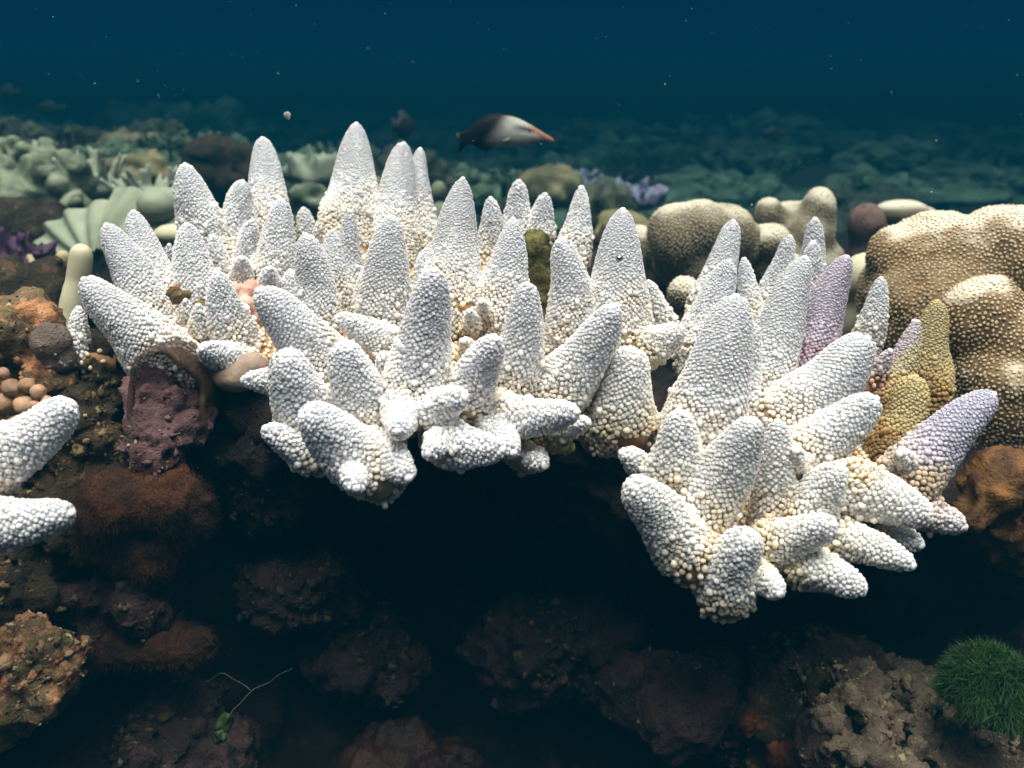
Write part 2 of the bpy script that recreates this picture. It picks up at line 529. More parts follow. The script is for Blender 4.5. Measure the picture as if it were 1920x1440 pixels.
def cups(pos, direc, rad, length, tval, rng):
    n = len(pos)
    d = nrm(direc)
    ref = np.where(np.abs(d[:, 2:3]) > 0.9, np.array([[1.0, 0, 0]]), np.array([[0, 0, 1.0]]))
    u = nrm(np.cross(d, ref))
    w = np.cross(d, u)
    el = 1 + 0.14 * rng.standard_normal(n)
    v = (pos[:, None] + u[:, None] * (CUP_V[None, :, 0:1] * (rad * el)[:, None, None])
         + w[:, None] * (CUP_V[None, :, 1:2] * (rad / el)[:, None, None])
         + d[:, None] * (CUP_V[None, :, 2:3] * length[:, None, None]))
    off = (np.arange(n) * CUP_N)[:, None, None]
    tint = np.stack((np.broadcast_to(CUP_H, (n, CUP_N)), np.broadcast_to(np.asarray(tval)[:, None], (n, CUP_N)),
                     np.broadcast_to(rng.random(n)[:, None], (n, CUP_N))), -1)
    return v.reshape(-1, 3), (CUP_Q[None] + off).reshape(-1, 4), (CUP_T[None] + off).reshape(-1, 3), tint.reshape(-1, 3)

CR = 0.00126            # polyp cup radius, metres
def branch(base, tip, R, seed, ext=0.35, p=0.46, bend=0.05, cr=CR, root=None):
    rng = np.random.default_rng(seed)
    base, tip = np.asarray(base, float), np.asarray(tip, float)
    L = np.linalg.norm(tip - base)
    ax = (tip - base) / L
    side = nrm(np.cross(ax, rng.standard_normal(3)))
    start = base - ax * L * ext
    if root is not None:
        start = base - ax * L * ext * 0.6 + (root - base) * 0.12
    # spline from start through base to tip
    def axis(t):           # t in [-ext, 1]
        t = np.asarray(t, float)[:, None]
        s = np.clip(t / max(ext, 1e-6), -1, 0)
        pts = base + ax * L * t + side * (bend * L * np.sin(np.pi * np.clip(t, 0, 1)))
        return np.where(t < 0, base + (base - start) * s, pts)
    R0 = max(R - cr * 0.85, R * 0.66)
    capw = min(0.5, R0 * 0.55 / L)
    def rad(t):
        t = np.asarray(t, float)
        x = np.clip(1 - t, 0, None)
        r = R0 * np.minimum(np.power(np.clip(x, 0, 1), p) * 1.0, 1.0)
        return np.where(t < 0, R0 * (1 - 0.25 * np.clip(-t / max(ext, 1e-6), 0, 1)), r)
    NT, NS = 34, 26
    tb = np.concatenate((np.linspace(-ext, 0.8, NT - 10, endpoint=False), 0.8 + 0.2 * np.sin(np.linspace(0, math.pi / 2, 10))))
    cen = axis(tb)
    tan = nrm(np.gradient(cen, axis=0))
    u = nrm(np.cross(tan, side + 0.3))
    u = nrm(np.cross(np.cross(tan, np.broadcast_to(side, tan.shape)), tan))
    w = np.cross(tan, u)
    def lump(t, a, amp):
        q = np.stack((np.cos(a) * 1.2 + seed * 7.1, np.sin(a) * 1.2, t * 3.0 + seed * 3.3), -1)
        return 1 + amp * vnoise(q.reshape(-1, 3), 3).reshape(np.shape(a))
    an = np.arange(NS) * 2 * math.pi / NS
    A, T = np.meshgrid(an, tb)
    rr = rad(T) * lump(T, A, 0.13)
    rr[-1] *= 0.0
    bv = (cen[:, None] + u[:, None] * (np.cos(A) * rr)[..., None] + w[:, None] * (np.sin(A) * rr)[..., None]).reshape(-1, 3)
    i, j = np.meshgrid(np.arange(NT - 1), np.arange(NS), indexing='ij')
    bq = np.stack((i * NS + j, i * NS + (j + 1) % NS, (i + 1) * NS + (j + 1) % NS, (i + 1) * NS + j), -1).reshape(-1, 4)
    bt = np.stack((np.zeros(bv.shape[0]), T.reshape(-1), np.full(bv.shape[0], 0.5)), -1)
    # cups along a golden-angle spiral, spaced by area, then nudged
    tg_ = np.linspace(-ext * .75, .992, 600)
    rg_ = rad(tg_)
    size_ = cr * (1.16 - 0.30 * np.clip(tg_, 0, 1))
    slope_ = np.hypot(L, np.gradient(rg_, tg_))
    dens = 2 * math.pi * (rg_ + size_ * .5) * slope_ / (2.62 * size_ ** 2)
    cum = np.concatenate(([0], np.cumsum((dens[1:] + dens[:-1]) / 2 * np.diff(tg_))))
    nn = int(cum[-1])
    t = np.interp(np.arange(nn) + .5, cum, tg_)
    a = np.arange(nn) * 2.399963 + seed
    sz = cr * (1.16 - 0.30 * np.clip(t, 0, 1))
    rt_ = np.maximum(rad(t), sz)
    a = a + rng.normal(0, .26, nn) * sz / rt_ + .5 * vnoise(np.stack((np.cos(a) * 2, np.sin(a) * 2, t * 6 + seed), -1), 5) * sz / rt_ * 2
    t = np.clip(t + rng.normal(0, .24, nn) * sz / L, -ext, .992)
    c = axis(t)
    tg = nrm(axis(np.minimum(t + 0.01, 1.0)) - axis(t - 0.01))
    uu = nrm(np.cross(np.cross(tg, np.broadcast_to(side, tg.shape)), tg))
    ww = np.cross(tg, uu)
    rl = rad(t) * lump(t, a, 0.13)
    radial = uu * np.cos(a)[:, None] + ww * np.sin(a)[:, None]
    pos = c + radial * (rl - sz * .36 * sst(.0, .55, t))[:, None]
    sl = (rad(np.minimum(t + 0.01, 0.999)) - rad(t - 0.01)) / (0.02 * L)
    nor = nrm(radial - tg * np.clip(sl, -6, 0.5)[:, None])
    th = np.radians(24 + 26 * np.clip(t, 0, 1)) + rng.normal(0, 0.08, len(t))
    d = nrm(nor * np.cos(th)[:, None] + tg * np.sin(th)[:, None])
    ln = sz * (1.45 - 0.92 * sst(0.04, .60, t) * np.clip((L - .02) / .055, .15, 1)) * (1 + 0.16 * rng.standard_normal(len(t)))
    big = (rng.random(len(t)) < 0.05) & (t < 0.45)
    ln = np.where(big, ln * 1.7, ln)
    sz = np.where(big, sz * 1.35, sz) * (1 + 0.09 * rng.standard_normal(len(t)))
    # axial cup at the tip
    ta = tg[np.argmax(t)]
    pos = np.concatenate((pos, [axis(np.array([0.985]))[0]]))
    d = np.concatenate((d, [ta]))
    sz = np.concatenate((sz, [cr * 1.55]))
    ln = np.concatenate((ln, [cr * 1.9]))
    t = np.concatenate((t, [1.0]))
    cv, cq, ct, ctint = cups(pos, d, sz, ln, t, rng)
    off = len(bv)
    return np.concatenate((bv, cv)), [np.concatenate((bq, cq + off)), ct + off], np.concatenate((bt, ctint)), start, R0

def colony(name, label, rows, seed, mats_default='white', base_voxel=0.005, root_drop=0.03, base_mat='cream'):
    pts = [np.array(P(r[2], r[3], r[5] + 0.5 * (r[7] if len(r) > 7 else 0.012))) for r in rows]
    ctr = np.mean(pts, 0) + np.array((0, 0.02, -root_drop))
    root = empty(name, ctr, label, 'coral')
    balls = []
    for k, r in enumerate(rows):
        tx, ty, bx, by, w, d = r[:6]
        kind = r[6] if len(r) > 6 and r[6] else mats_default
        lean = r[7] if len(r) > 7 else 0.012
        opt = r[8] if len(r) > 8 else {}
        tip, base = P(tx, ty, d - lean / 2), P(bx, by, d + lean / 2)
        low = float(sst(690, 800, by))
        R = S(w, d) / 2 * (1.07 + .12 * low)
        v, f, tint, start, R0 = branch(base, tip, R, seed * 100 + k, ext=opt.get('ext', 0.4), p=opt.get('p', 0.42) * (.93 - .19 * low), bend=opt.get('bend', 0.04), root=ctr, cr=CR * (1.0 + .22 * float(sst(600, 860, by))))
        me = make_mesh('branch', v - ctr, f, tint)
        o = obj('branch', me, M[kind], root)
        if opt.get('label'):
            o['label'] = opt['label']
        if not opt.get('loose'):
            e = base + (ctr - base) * 0.45
            rr = max(R0 * 0.66, 0.006)
            balls += cap(start + (e - start) * .15, e, rr, max(rr, 0.012))
    v, n, f = union(balls, base_voxel, 6)
    v = v + n * (0.0025 * fbm(v, 60, 2, seed))[:, None]
    # polyp cups scattered over the base
    rng = np.random.default_rng(seed)
    fc = v[f].mean(1)
    order = rng.permutation(len(fc))
    cell, keep = {}, []
    sp = CR * 1.95
    fn = nrm(np.cross(v[f[:, 2]] - v[f[:, 0]], v[f[:, 3]] - v[f[:, 1]]))
    for i in order:
        q = fc[i]
        key = tuple((q // sp).astype(int))
        ok = True
        for dx in (-1, 0, 1):
            for dy in (-1, 0, 1):
                for dz in (-1, 0, 1):
                    for g in cell.get((key[0] + dx, key[1] + dy, key[2] + dz), ()):
                        if ((g - q) ** 2).sum() < sp * sp:
                            ok = False
        if ok:
            cell.setdefault(key, []).append(q)
            keep.append(i)
    keep = np.array(keep)
    kn = fn[keep]
    keep = keep[kn[:, 2] > -0.92]
    kn = fn[keep]
    d = nrm(kn + np.array((0, -0.15, 0.35)) + 0.15 * rng.standard_normal((len(keep), 3)))
    sz = CR * (1.15 + 0.12 * rng.standard_normal(len(keep)))
    cv, cq, ct, ctint = cups(fc[keep], d, sz, sz * (1.5 + 0.3 * rng.standard_normal(len(keep))), np.full(len(keep), -0.05) + 0.12 * rng.standard_normal(len(keep)), rng)
    off = len(v)
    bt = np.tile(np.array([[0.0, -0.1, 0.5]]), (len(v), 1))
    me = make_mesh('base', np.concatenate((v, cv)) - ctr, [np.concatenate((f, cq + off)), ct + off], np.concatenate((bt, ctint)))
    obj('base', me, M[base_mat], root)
    return root

K = 'white'
rowsA = [
 # tip x, tip y, base x, base y, width, distance, material, lean to camera, options
 (347, 309, 388, 450, 84, .620), (492, 260, 497, 420, 80, .665, K, -.01), (455, 341, 448, 455, 74, .635),
 (668, 232, 655, 420, 104, .665, K, -.01, {'p': .5, 'bend': .01}), (757, 269, 743, 450, 86, .66, K, -.01), (788, 280, 792, 440, 58, .68, K, -.01),
 (868, 335, 842, 575, 118, .565, K, .0, {'p': .55}), (920, 373, 918, 465, 52, .645), (973, 341, 968, 435, 56, .665), (1022, 366, 1012, 445, 54, .66),
 (1090, 352, 1072, 485, 66, .64, K, .0, {'p': .5}), (962, 411, 930, 590, 98, .56, K, .01, {'p': .5}), (734, 407, 725, 610, 104, .55, K, .02),
 (656, 397, 657, 560, 56, .605), (622, 435, 632, 565, 62, .59), (573, 441, 592, 610, 94, .56, K, .02), (528, 376, 515, 520, 82, .60, K, .01),
 (472, 416, 462, 510, 54, .61), (350, 421, 385, 580, 88, .575, K, .01), (399, 444, 425, 530, 52, .60), (250, 398, 318, 575, 88, .572, K, .0),
 (199, 422, 285, 610, 96, .552, K, .01), (157, 524, 305, 672, 118, .520, K, .02), (408, 513, 436, 632, 84, .535, K, .02),
 (348, 566, 350, 612, 42, .542, 'cream'), (372, 575, 378, 625, 48, .538, 'cream'), (380, 655, 440, 678, 66, .512, K, .03),
 (147, 580, 143, 672, 50, .522, 'cream', .0, {'loose': 1, 'ext': .1}), (484, 545, 610, 695, 118, .490, K, .03), (458, 713, 545, 722, 60, .492, K, .02),
 (536, 665, 590, 795, 108, .470, K, .03), (645, 645, 700, 795, 104, .466, K, .03), (813, 508, 782, 735, 122, .462, K, .03),
 (744, 808, 752, 765, 70, .450, K, .035, {'p': .44, 'ext': .5}), (868, 745, 812, 775, 66, .452, K, .025, {'p': .4}),
 (930, 637, 878, 745, 88, .460, K, .03), (988, 534, 958, 720, 102, .492, K, .03), (1053, 449, 1070, 630, 98, .530, K, .02),
 (1085, 500, 1110, 640, 60, .548, K, .01), (1153, 574, 1050, 730, 104, .492, K, .03), (1168, 393, 1160, 620, 122, .545, K, .01, {'p': .48, 'bend': .01}),
 (1216, 530, 1243, 615, 58, .58, 'cream'), (1278, 618, 1205, 655, 78, .535, 'cream', .01), (1185, 656, 1165, 790, 108, .505, 'cream', .02, {'p': .38}),
 (1080, 772, 945, 780, 74, .470, K, .03), (1101, 792, 1040, 805, 42, .482, 'cream', .02), (1070, 838, 1015, 820, 44, .492, 'tan', .01),
 (962, 848, 920, 785, 66, .468, K, .03), (940, 843, 845, 832, 78, .450, K, .025, {'p': .42}), (804, 850, 832, 822, 56, .450, K, .03, {'p': .42, 'ext': .5}),
 (578, 768, 700, 880, 112, .446, K, .03, {'p': .42}), (668, 914, 655, 860, 60, .440, K, .03, {'p': .42}), (499, 805, 590, 855, 64, .468, K, .02),
 (765, 895, 712, 838, 70, .452, K, .03, {'p': .4}), (1018, 872, 985, 858, 48, .482, 'cream', .03), (632, 596, 735, 655, 72, .512, K, .02),
 (880, 585, 885, 612, 36, .535, 'cream', .02), (902, 566, 905, 592, 32, .540, 'cream', .02), (868, 640, 880, 660, 34, .515, 'cream', .02),
 (569, 393, 576, 460, 46, .675), (602, 418, 606, 460, 42, .655), (317, 462, 326, 530, 38, .615), (453, 486, 455, 528, 46, .585, K, .02), (506, 505, 512, 545, 46, .565, K, .02),
 (545, 510, 565, 600, 70, .572, K, .01), (690, 500, 690, 580, 56, .585), (800, 470, 805, 570, 60, .590), (720, 668, 735, 720, 60, .480, 'cream', .02),
]
rowsB = [
 (1375, 415, 1328, 580, 78, .62, K, 0., {'bend': .02}), (1366, 490, 1312, 650, 94, .57, K, .01), (1395, 487, 1412, 610, 50, .592, K, .0),
 (1380, 555, 1305, 830, 140, .505, K, .02, {'p': .5}), (1409, 608, 1388, 790, 68, .53, K, .01), (1510, 484, 1412, 770, 104, .558, K, .01, {'p': .5, 'bend': .02}),
 (1481, 444, 1438, 590, 62, .615), (1528, 411, 1508, 560, 62, .63), (1525, 455, 1495, 590, 58, .60),
 (1588, 482, 1510, 720, 98, .572, 'purple', .0, {'label': 'purple branch with dark red base'}), (1652, 523, 1625, 640, 56, .615),
 (1627, 634, 1478, 790, 122, .520, K, .02, {'p': .42}), (1642, 748, 1500, 850, 94, .490, K, .02, {'p': .42}),
 (1718, 604, 1655, 765, 66, .575, 'tan_lilac', .0, {'p': .55, 'label': 'tan branch with lilac tip'}), (1757, 566, 1735, 740, 84, .598, 'tan', .0, {'label': 'unbleached tan branch'}),
 (1716, 708, 1678, 850, 86, .548, 'tan', .0, {'label': 'unbleached tan branch'}), (1862, 740, 1700, 905, 98, .508, 'lavender', .01, {'p': .45, 'label': 'lavender branch'}),
 (1273, 774, 1262, 905, 100, .470, 'cream', .02, {'p': .5}), (1416, 790, 1300, 975, 116, .462, 'cream', .03, {'p': .45}), (1458, 792, 1440, 990, 74, .478, 'cream', .02, {'p': .4}),
 (1168, 850, 1215, 885, 48, .480, 'cream', .01, {'p': .4}), (1180, 906, 1290, 1040, 104, .448, 'cream', .02, {'p': .38}), (1406, 1002, 1358, 1110, 98, .448, 'cream', .03, {'p': .38}),
  (1460, 1112, 1420, 1075, 52, .448, 'cream', .02, {'p': .4}), (1560, 984, 1445, 1022, 80, .452, 'cream', .03, {'p': .4}), (1572, 878, 1505, 970, 90, .470, 'cream', .02),
 (1742, 972, 1590, 915, 98, .472, 'cream', .02, {'p': .45}), (1709, 1060, 1570, 1010, 68, .460, 'cream', .03, {'p': .45}), (1617, 1106, 1500, 1060, 78, .450, 'cream', .03, {'p': .45}),
 (1724, 1022, 1660, 1000, 52, .482, 'cream', .02), (1806, 988, 1730, 960, 58, .500, 'pinkish', .01, {'p': .42}), (1493, 846, 1500, 880, 50, .478, 'cream', .03),
 (1688, 852, 1715, 890, 44, .50, 'cream', .02), (1480, 905, 1490, 950, 50, .482, 'cream', .02), (1350, 850, 1345, 900, 60, .49, 'cream', .02), (1640, 900, 1650, 940, 56, .49, 'cream', .02),
 (1668, 660, 1650, 700, 36, .55, 'pinkish', .01),
]
rowsC = [
 (134, 758, -40, 880, 116, .430, K, .0, {'p': .42}), (132, 962, -50, 992, 96, .415, K, .0, {'p': .42}), (-60, 820, -110, 930, 110, .44), (-40, 900, -110, 960, 90, .43),
]
colony('bleached_coral', 'widest bleached white finger coral colony filling the middle of the reef ledge', rowsA, 1)
colony('bleached_coral', 'bleached finger coral colony with purple, lavender and tan branches beside the brown massive coral', rowsB, 2)
colony('bleached_coral', 'bleached coral with two thick white branches cut off by the left edge', rowsC, 3)

# ------------------------------------------------------------------ reef ledge with its dark undercut, and the seabed behind
def ledge():
    NX, NV = 520, 260
    xs = np.linspace(-1.1, 1.1, NX)
    # control: px -> lip (py, d), recess, floor
    ctl = np.array([
      #  px, lip py, lip d, recess py, recess d, floor py, floor d
      [-2600, 760, .60, 900, .62, 1500, .52],
      [-300, 760, .55, 950, .56, 1500, .50],
      [150, 720, .56, 1000, .56, 1500, .50],
      [420, 740, .55, 1000, .62, 1500, .60],
      [620, 820, .50, 1050, .68, 1500, .64],
      [900, 830, .50, 1050, .70, 1500, .66],
      [1150, 880, .52, 1100, .72, 1500, .66],
      [1350, 1010, .50, 1150, .70, 1500, .64],
      [1600, 980, .51, 1150, .70, 1500, .60],
      [1850, 960, .55, 1150, .68, 1500, .56],
      [2300, 900, .56, 1150, .62, 1500, .54],
      [5200, 900, .60, 1150, .62, 1500, .54]])
    V = np.zeros((NX, NV, 3))
    for i, x in enumerate(xs):
        px = 960 + x / 0.55 * F
        c = [np.interp(px, ctl[:, 0], ctl[:, k]) for k in range(1, 7)]
        lip, rec, flo = P(960, c[0], c[1]), P(960, c[2], c[3]), P(960, c[4], c[5])
        back = np.array((0, 2.4, 0.03))
        mid = np.array((0, lip[1] + 0.22, max(0.115, lip[2] - .02)))
        out_ = np.array((0, flo[1] - 0.30, flo[2] - 0.30))
        key = np.array([back, np.array((0, 1.3, 0.05)), mid, lip + np.array((0, 0.05, 0.004)), lip, lip + np.array((0, 0.02, -0.03)), rec, (rec + flo) / 2 + np.array((0, .02, 0)), flo, out_])
        tt = np.array([0, .15, .35, .45, .5, .54, .68, .8, .9, 1.0])
        v = np.linspace(0, 1, NV)
        V[i, :, 0] = x
        V[i, :, 1] = np.interp(v, tt, key[:, 1])
        V[i, :, 2] = np.interp(v, tt, key[:, 2])
    for _ in range(3):           # soften the profile
        V[:, 1:-1] = (V[:, :-2] + 2 * V[:, 1:-1] + V[:, 2:]) / 4
    p = V.reshape(-1, 3)
    du = np.gradient(V, axis=0)
    dv = np.gradient(V, axis=1)
    n = nrm(np.cross(du, dv)).reshape(-1, 3)
    p = p + n * (0.022 * fbm(p, 13, 6, 4, .6) + 0.007 * (1 - 2 * np.abs(vnoise(p * 55, 9))))[:, None]
    i, j = np.meshgrid(np.arange(NX - 1), np.arange(NV - 1), indexing='ij')
    q = np.stack((i * NV + j, (i + 1) * NV + j, (i + 1) * NV + j + 1, i * NV + j + 1), -1).reshape(-1, 4)
    me = make_mesh('reef_ledge', p, [q])
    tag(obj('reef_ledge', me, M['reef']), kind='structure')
ledge()
def seabed():
    NX, NY = 200, 200
    xs = np.linspace(-14, 14, NX)
    ys = 2.0 + (np.linspace(0, 1, NY) ** 1.8) * 22
    X, Y = np.meshgrid(xs, ys, indexing='ij')
    p = np.stack((X, Y, np.zeros_like(X)), -1).reshape(-1, 3)
    p[:, 2] = -0.01 + 0.05 * fbm(p, 1.3, 5, 8) + 0.03 * np.clip(p[:, 1] - 3, 0, 4)
    i, j = np.meshgrid(np.arange(NX - 1), np.arange(NY - 1), indexing='ij')
    q = np.stack((i * NY + j, (i + 1) * NY + j, (i + 1) * NY + j + 1, i * NY + j + 1), -1).reshape(-1, 4)
    me = make_mesh('seabed', p, [q])
    tag(obj('seabed', me, M['seabed']), kind='structure')
    # the near slope that falls away below the camera
    xs = np.linspace(-2.4, 2.4, 60); ys = np.linspace(-1.2, 0.32, 40)
    X, Y = np.meshgrid(xs, ys, indexing='ij')
    p = np.stack((X, Y, np.zeros_like(X)), -1).reshape(-1, 3)
    p[:, 2] = -0.42 + 0.04 * fbm(p, 5, 4, 3)
    i, j = np.meshgrid(np.arange(59), np.arange(39), indexing='ij')
    q = np.stack((i * 40 + j, (i + 1) * 40 + j, (i + 1) * 40 + j + 1, i * 40 + j + 1), -1).reshape(-1, 4)
    tag(obj('sea_floor', make_mesh('sea_floor', p, [q]), M['deep']), kind='structure')
seabed()

rng = np.random.default_rng(5)
def E(px, py, d, w, h, dz=None):
    """ellipsoid seen w by h photo pixels large"""
    c = P(px, py, d)
    return (*c, S(w, d) / 2, (S((w + h) / 2, d) / 2 if dz is None else dz), S(h, d) / 2)

# ------------------------------------------------------------------ massive corals on the right
def crest_tint(lo, hi, seed, sc=40.0):
    def f(v, n):
        # bleached skin on the crests: paler where the skin faces up, broken by noise
        k = n[:, 2] * 0.8 + 0.35 * fbm(v, sc, 3, seed)
        c = np.clip((k - lo) / (hi - lo), 0, 1)
        c = c * c * (3 - 2 * c)
        return np.stack((c, c, c), -1)
    return f
big = [E(1740, 560, .70, 250, 330), E(1800, 520, .68, 200, 230), E(1880, 490, .67, 220, 210), E(1690, 480, .69, 130, 130), E(1750, 470, .70, 150, 120),
       E(1960, 520, .70, 260, 290), E(1700, 600, .70, 170, 200), E(1850, 720, .72, 380, 300), E(2060, 640, .74, 260, 360), E(1735, 700, .70, 160, 240)]
tag(polyps('massive_coral', big, 0.0035, M['porites'], 5, 0.008, 20, 11, crest_tint(.30, .85, 4)),
    'large brown massive coral with cream crests standing behind the right white colony', 'coral')
sm = [E(1845, 610, .615, 150, 190), E(1830, 585, .61, 110, 120), E(1905, 650, .605, 170, 170), E(1870, 720, .62, 200, 260), E(1970, 720, .62, 240, 280), E(1880, 820, .63, 190, 200)]
tag(polyps('massive_coral', sm, 0.003, M['porites'], 5, 0.006, 24, 12, crest_tint(.30, .80, 5)),
    'lower brown massive coral lobe with one cream cap in front of the larger brown coral', 'coral')
lob = [E(1265, 445, .87, 95, 120), E(1310, 430, .87, 120, 100), E(1360, 440, .88, 110, 110), E(1390, 460, .9, 80, 100), E(1310, 490, .9, 170, 130)]
tag(polyps('massive_coral', lob, 0.005, M['porites_pale'], 6, 0.004, 16, 13, crest_tint(.10, .70, 6, 20)),
    'pale olive lobed coral between the tall white branch and the right colony', 'coral')
lob = [E(1440, 400, .98, 60, 70), E(1480, 410, 1.0, 90, 70), E(1533, 395, .97, 62, 95), E(1520, 440, .98, 90, 110), E(1450, 440, 1.0, 90, 80), E(1500, 500, 1.0, 170, 130)]
o = tag(polyps('massive_coral', lob, 0.0055, M['porites_pale'], 6, 0.003, 16, 14, crest_tint(.05, .65, 7, 20)),
    'pale knobbed coral with a tall rounded lobe behind the right white colony', 'coral')
lob = [E(1440, 452, .90, 92, 70), E(1430, 490, .92, 90, 90), E(1460, 530, .93, 120, 130)]
tag(polyps('massive_coral', lob, 0.005, M['porites_pale'], 6, 0.003, 18, 15, crest_tint(.05, .65, 8, 20)),
    'small pale round coral lobe peeping between white branch tips of the right colony', 'coral')
lob = [E(1285, 550, .74, 62, 66), E(1290, 600, .76, 90, 90)]
tag(polyps('massive_coral', lob, 0.004, M['porites_pale'], 6, 0.002, 24, 16, crest_tint(.2, .8, 9, 20)),
    'low pale coral ball in the gap between the two white colonies', 'coral')
lob = [E(1197, 470, .92, 60, 100), E(1205, 520, .94, 90, 110)]
tag(polyps('massive_coral', lob, 0.005, M['porites_pale'], 6, 0.002, 24, 17, crest_tint(.2, .8, 10, 20)),
    'slim pale coral lobe just right of the tall white branch with the bubble', 'coral')
lob = [E(1622, 520, .76, 90, 100), E(1560, 540, .78, 110, 80), E(1620, 600, .78, 120, 120)]
tag(blob('massive_coral', lob, 0.004, M['finger'], 6, 0.002, 24, 2, 18),
    'smooth cream coral lobe behind the purple branch', 'coral')
kn = empty('capped_rock', P(1640, 470, 1.08), 'brown purple rock knob with a pale coral cap beside the large brown coral', 'rock')
blob('knob', [E(1625, 420, 1.08, 82, 90), E(1635, 470, 1.1, 100, 110), E(1650, 540, 1.1, 150, 120)], 0.006, M['browncap'], 4, 0.006, 14, 3, 19, parent=kn)
blob('cap', [E(1690, 400, 1.12, 110, 50), E(1730, 410, 1.14, 80, 50), E(1710, 430, 1.14, 130, 60)], 0.006, M['porites_pale'], 6, 0.003, 14, 2, 20, parent=kn, tintfn=crest_tint(.1, .7, 11, 15))
oc = [E(1905, 900, .535, 140, 110), E(1850, 930, .53, 100, 90), E(1830, 965, .525, 80, 60), E(1960, 950, .54, 160, 180), E(1900, 990, .55, 160, 150)]
tag(blob('knobbly_coral', oc, 0.003, M['ochre'], 2, 0.004, 45, 4, 21, pits=(0.0026, 130)),
    'rust brown knobbly coral below the lavender branch at the right edge', 'coral')

# olive, alga-grown dead branch stub and the small pink crusts
st = cap(P(1005, 458, .575), P(1012, 620, .60), S(26, .575), S(30, .6))
tag(blob('dead_stub', st, 0.0018, M['moss'], 3, 0.0018, 90, 4, 22), 'dark olive moss grown dead coral stub between white branches', 'dead coral')
bu = P(1161, 485, .5085)
o = tag(obj('air_bubble', make_mesh('air_bubble', ICO_V * S(7, .51), [ICO_F]), M['bubble'], None, bu), 'tiny silver air bubble clinging to the tall white branch', 'bubble')
tag(blob('crust', [E(462, 548, .578, 76, 44), E(470, 600, .572, 50, 60), E(466, 660, .552, 50, 70)], 0.002, M['pinkcrust'], 3, 0.005, 70, 4, 23),
    'salmon pink crust between white branches left of centre', 'crust')
tag(blob('crust', [E(440, 705, .52, 90, 66), E(475, 690, .52, 60, 70), E(405, 690, .525, 60, 40)], 0.003, M['palecrust'], 5, 0.001, 50, 2, 24),
    'smooth pale crust edge hanging under the white colony by the brown arch', 'crust')

tag(blob('dead_patch', [E(326, 547, .538, 34, 22), E(340, 556, .540, 30, 20), E(385, 572, .545, 50, 18)], 0.0011, M['tanrock'], 2, .0025, 90, 4, 25),
    'small brown dead patch between the left white branches', 'dead coral')
def crumbs(o, n, size, seed, clump=30.0, sparse=.05):
    """rubble bits, barnacle crusts and nodules cemented on a rock, part of its own mesh"""
    g = np.random.default_rng(seed)
    me = o.data
    v = np.empty(len(me.vertices) * 3, np.float32); me.vertices.foreach_get('co', v); v = v.reshape(-1, 3).astype(float)
    nn = np.empty(len(me.vertices) * 3, np.float32); me.vertices.foreach_get('normal', nn); nn = nn.reshape(-1, 3).astype(float)
    f = np.empty(len(me.loops), np.int32); me.loops.foreach_get('vertex_index', f); f = f.reshape(-1, 4)
    i = g.integers(0, len(v), n * 4)
    k = vnoise(v[i] * clump, seed)
    i = i[(k > sparse) | (g.random(len(i)) < .10)][:n]
    n = len(i)
    r = size * (.35 + g.random(n) ** 3 * 1.6)
    b = v[i] - nn[i] * (r * .25)[:, None]
    sh = 1 + .38 * g.standard_normal((n, len(ICO1_V), 1))
    st = 1 + .35 * g.standard_normal((n, 1, 3))
    w = (ICO1_V[None] * r[:, None, None] * np.clip(sh, .4, 1.7) * np.clip(st, .5, 1.8) + b[:, None]).reshape(-1, 3)
    m = len(ICO1_V)
    q = (ICO1_F[None] + (np.arange(n) * m)[:, None, None]).reshape(-1, 3) + len(v)
    a = np.clip(g.random(n) * 1.3 - .15, 0, 1)
    c = (g.random(n) ** 1.5)
    t = np.concatenate((np.zeros((len(v), 3)), np.stack((np.repeat(a, m), np.repeat(c, m), np.zeros(n * m)), -1)))
    mat = me.materials[0]
    o.data = make_mesh(me.name, np.concatenate((v, w)), [f, q], t)
    o.data.materials.append(mat)
    return o
# ------------------------------------------------------------------ corals behind on the left
def fingers(base, n, spread, length, r0, r1, seed, up=0.75):
    g = np.random.default_rng(seed)
    out = [(*base, spread * .7, spread * .6, spread * .35)]
    for k in range(n):
        a, q = g.random() * 2 * math.pi, math.sqrt(g.random())
        b = np.array(base) + np.array((math.cos(a) * spread * q, math.sin(a) * spread * .7 * q, g.random() * spread * .2))
        dr = nrm(np.array((math.cos(a) * q * (1.15 - up), math.sin(a) * q * (1.15 - up), up)) + 0.15 * g.standard_normal(3))
        out += cap(b, b + dr * length * (0.6 + 0.6 * g.random()) * (1.1 - 0.45 * q), r0, r1)
    return out
# big leather coral, far left
b = [E(50, 370, 1.36, 190, 110), E(15, 320, 1.36, 100, 90), E(100, 390, 1.34, 120, 90), E(0, 390, 1.34, 130, 110)]
for k in range(85):
    a = rng.random() * 2 * math.pi
    px, py = -10 + rng.random() * 165, 262 + rng.random() * 130
    py = max(py, 250 + max(0, px - 60) * .75)
    d0 = 1.32 - 0.10 * (py - 250) / 150 + .02 * rng.standard_normal()
    q = P(px, py, d0)
    b += cap(q + np.array((.012 * rng.standard_normal(), .035, -.05)), q, .010, .007 + .005 * rng.random())
tag(blob('leather_coral', b, 0.006, M['leather'], 2, 0.006, 24, 3, 31, pits=(.007, 62)), 'big pale green leather coral with finger lobes at the far left', 'coral')
fl = empty('lobed_coral', P(150, 380, 1.25), 'small pale finger coral on the slope beside the big leather coral', 'coral')
blob('clump', fingers(P(172, 355, 1.3), 22, .045, .055, .006, .0035, 32), 0.0032, M['leather_pale'], 1, 0.002, 20, 2, 32, parent=fl)
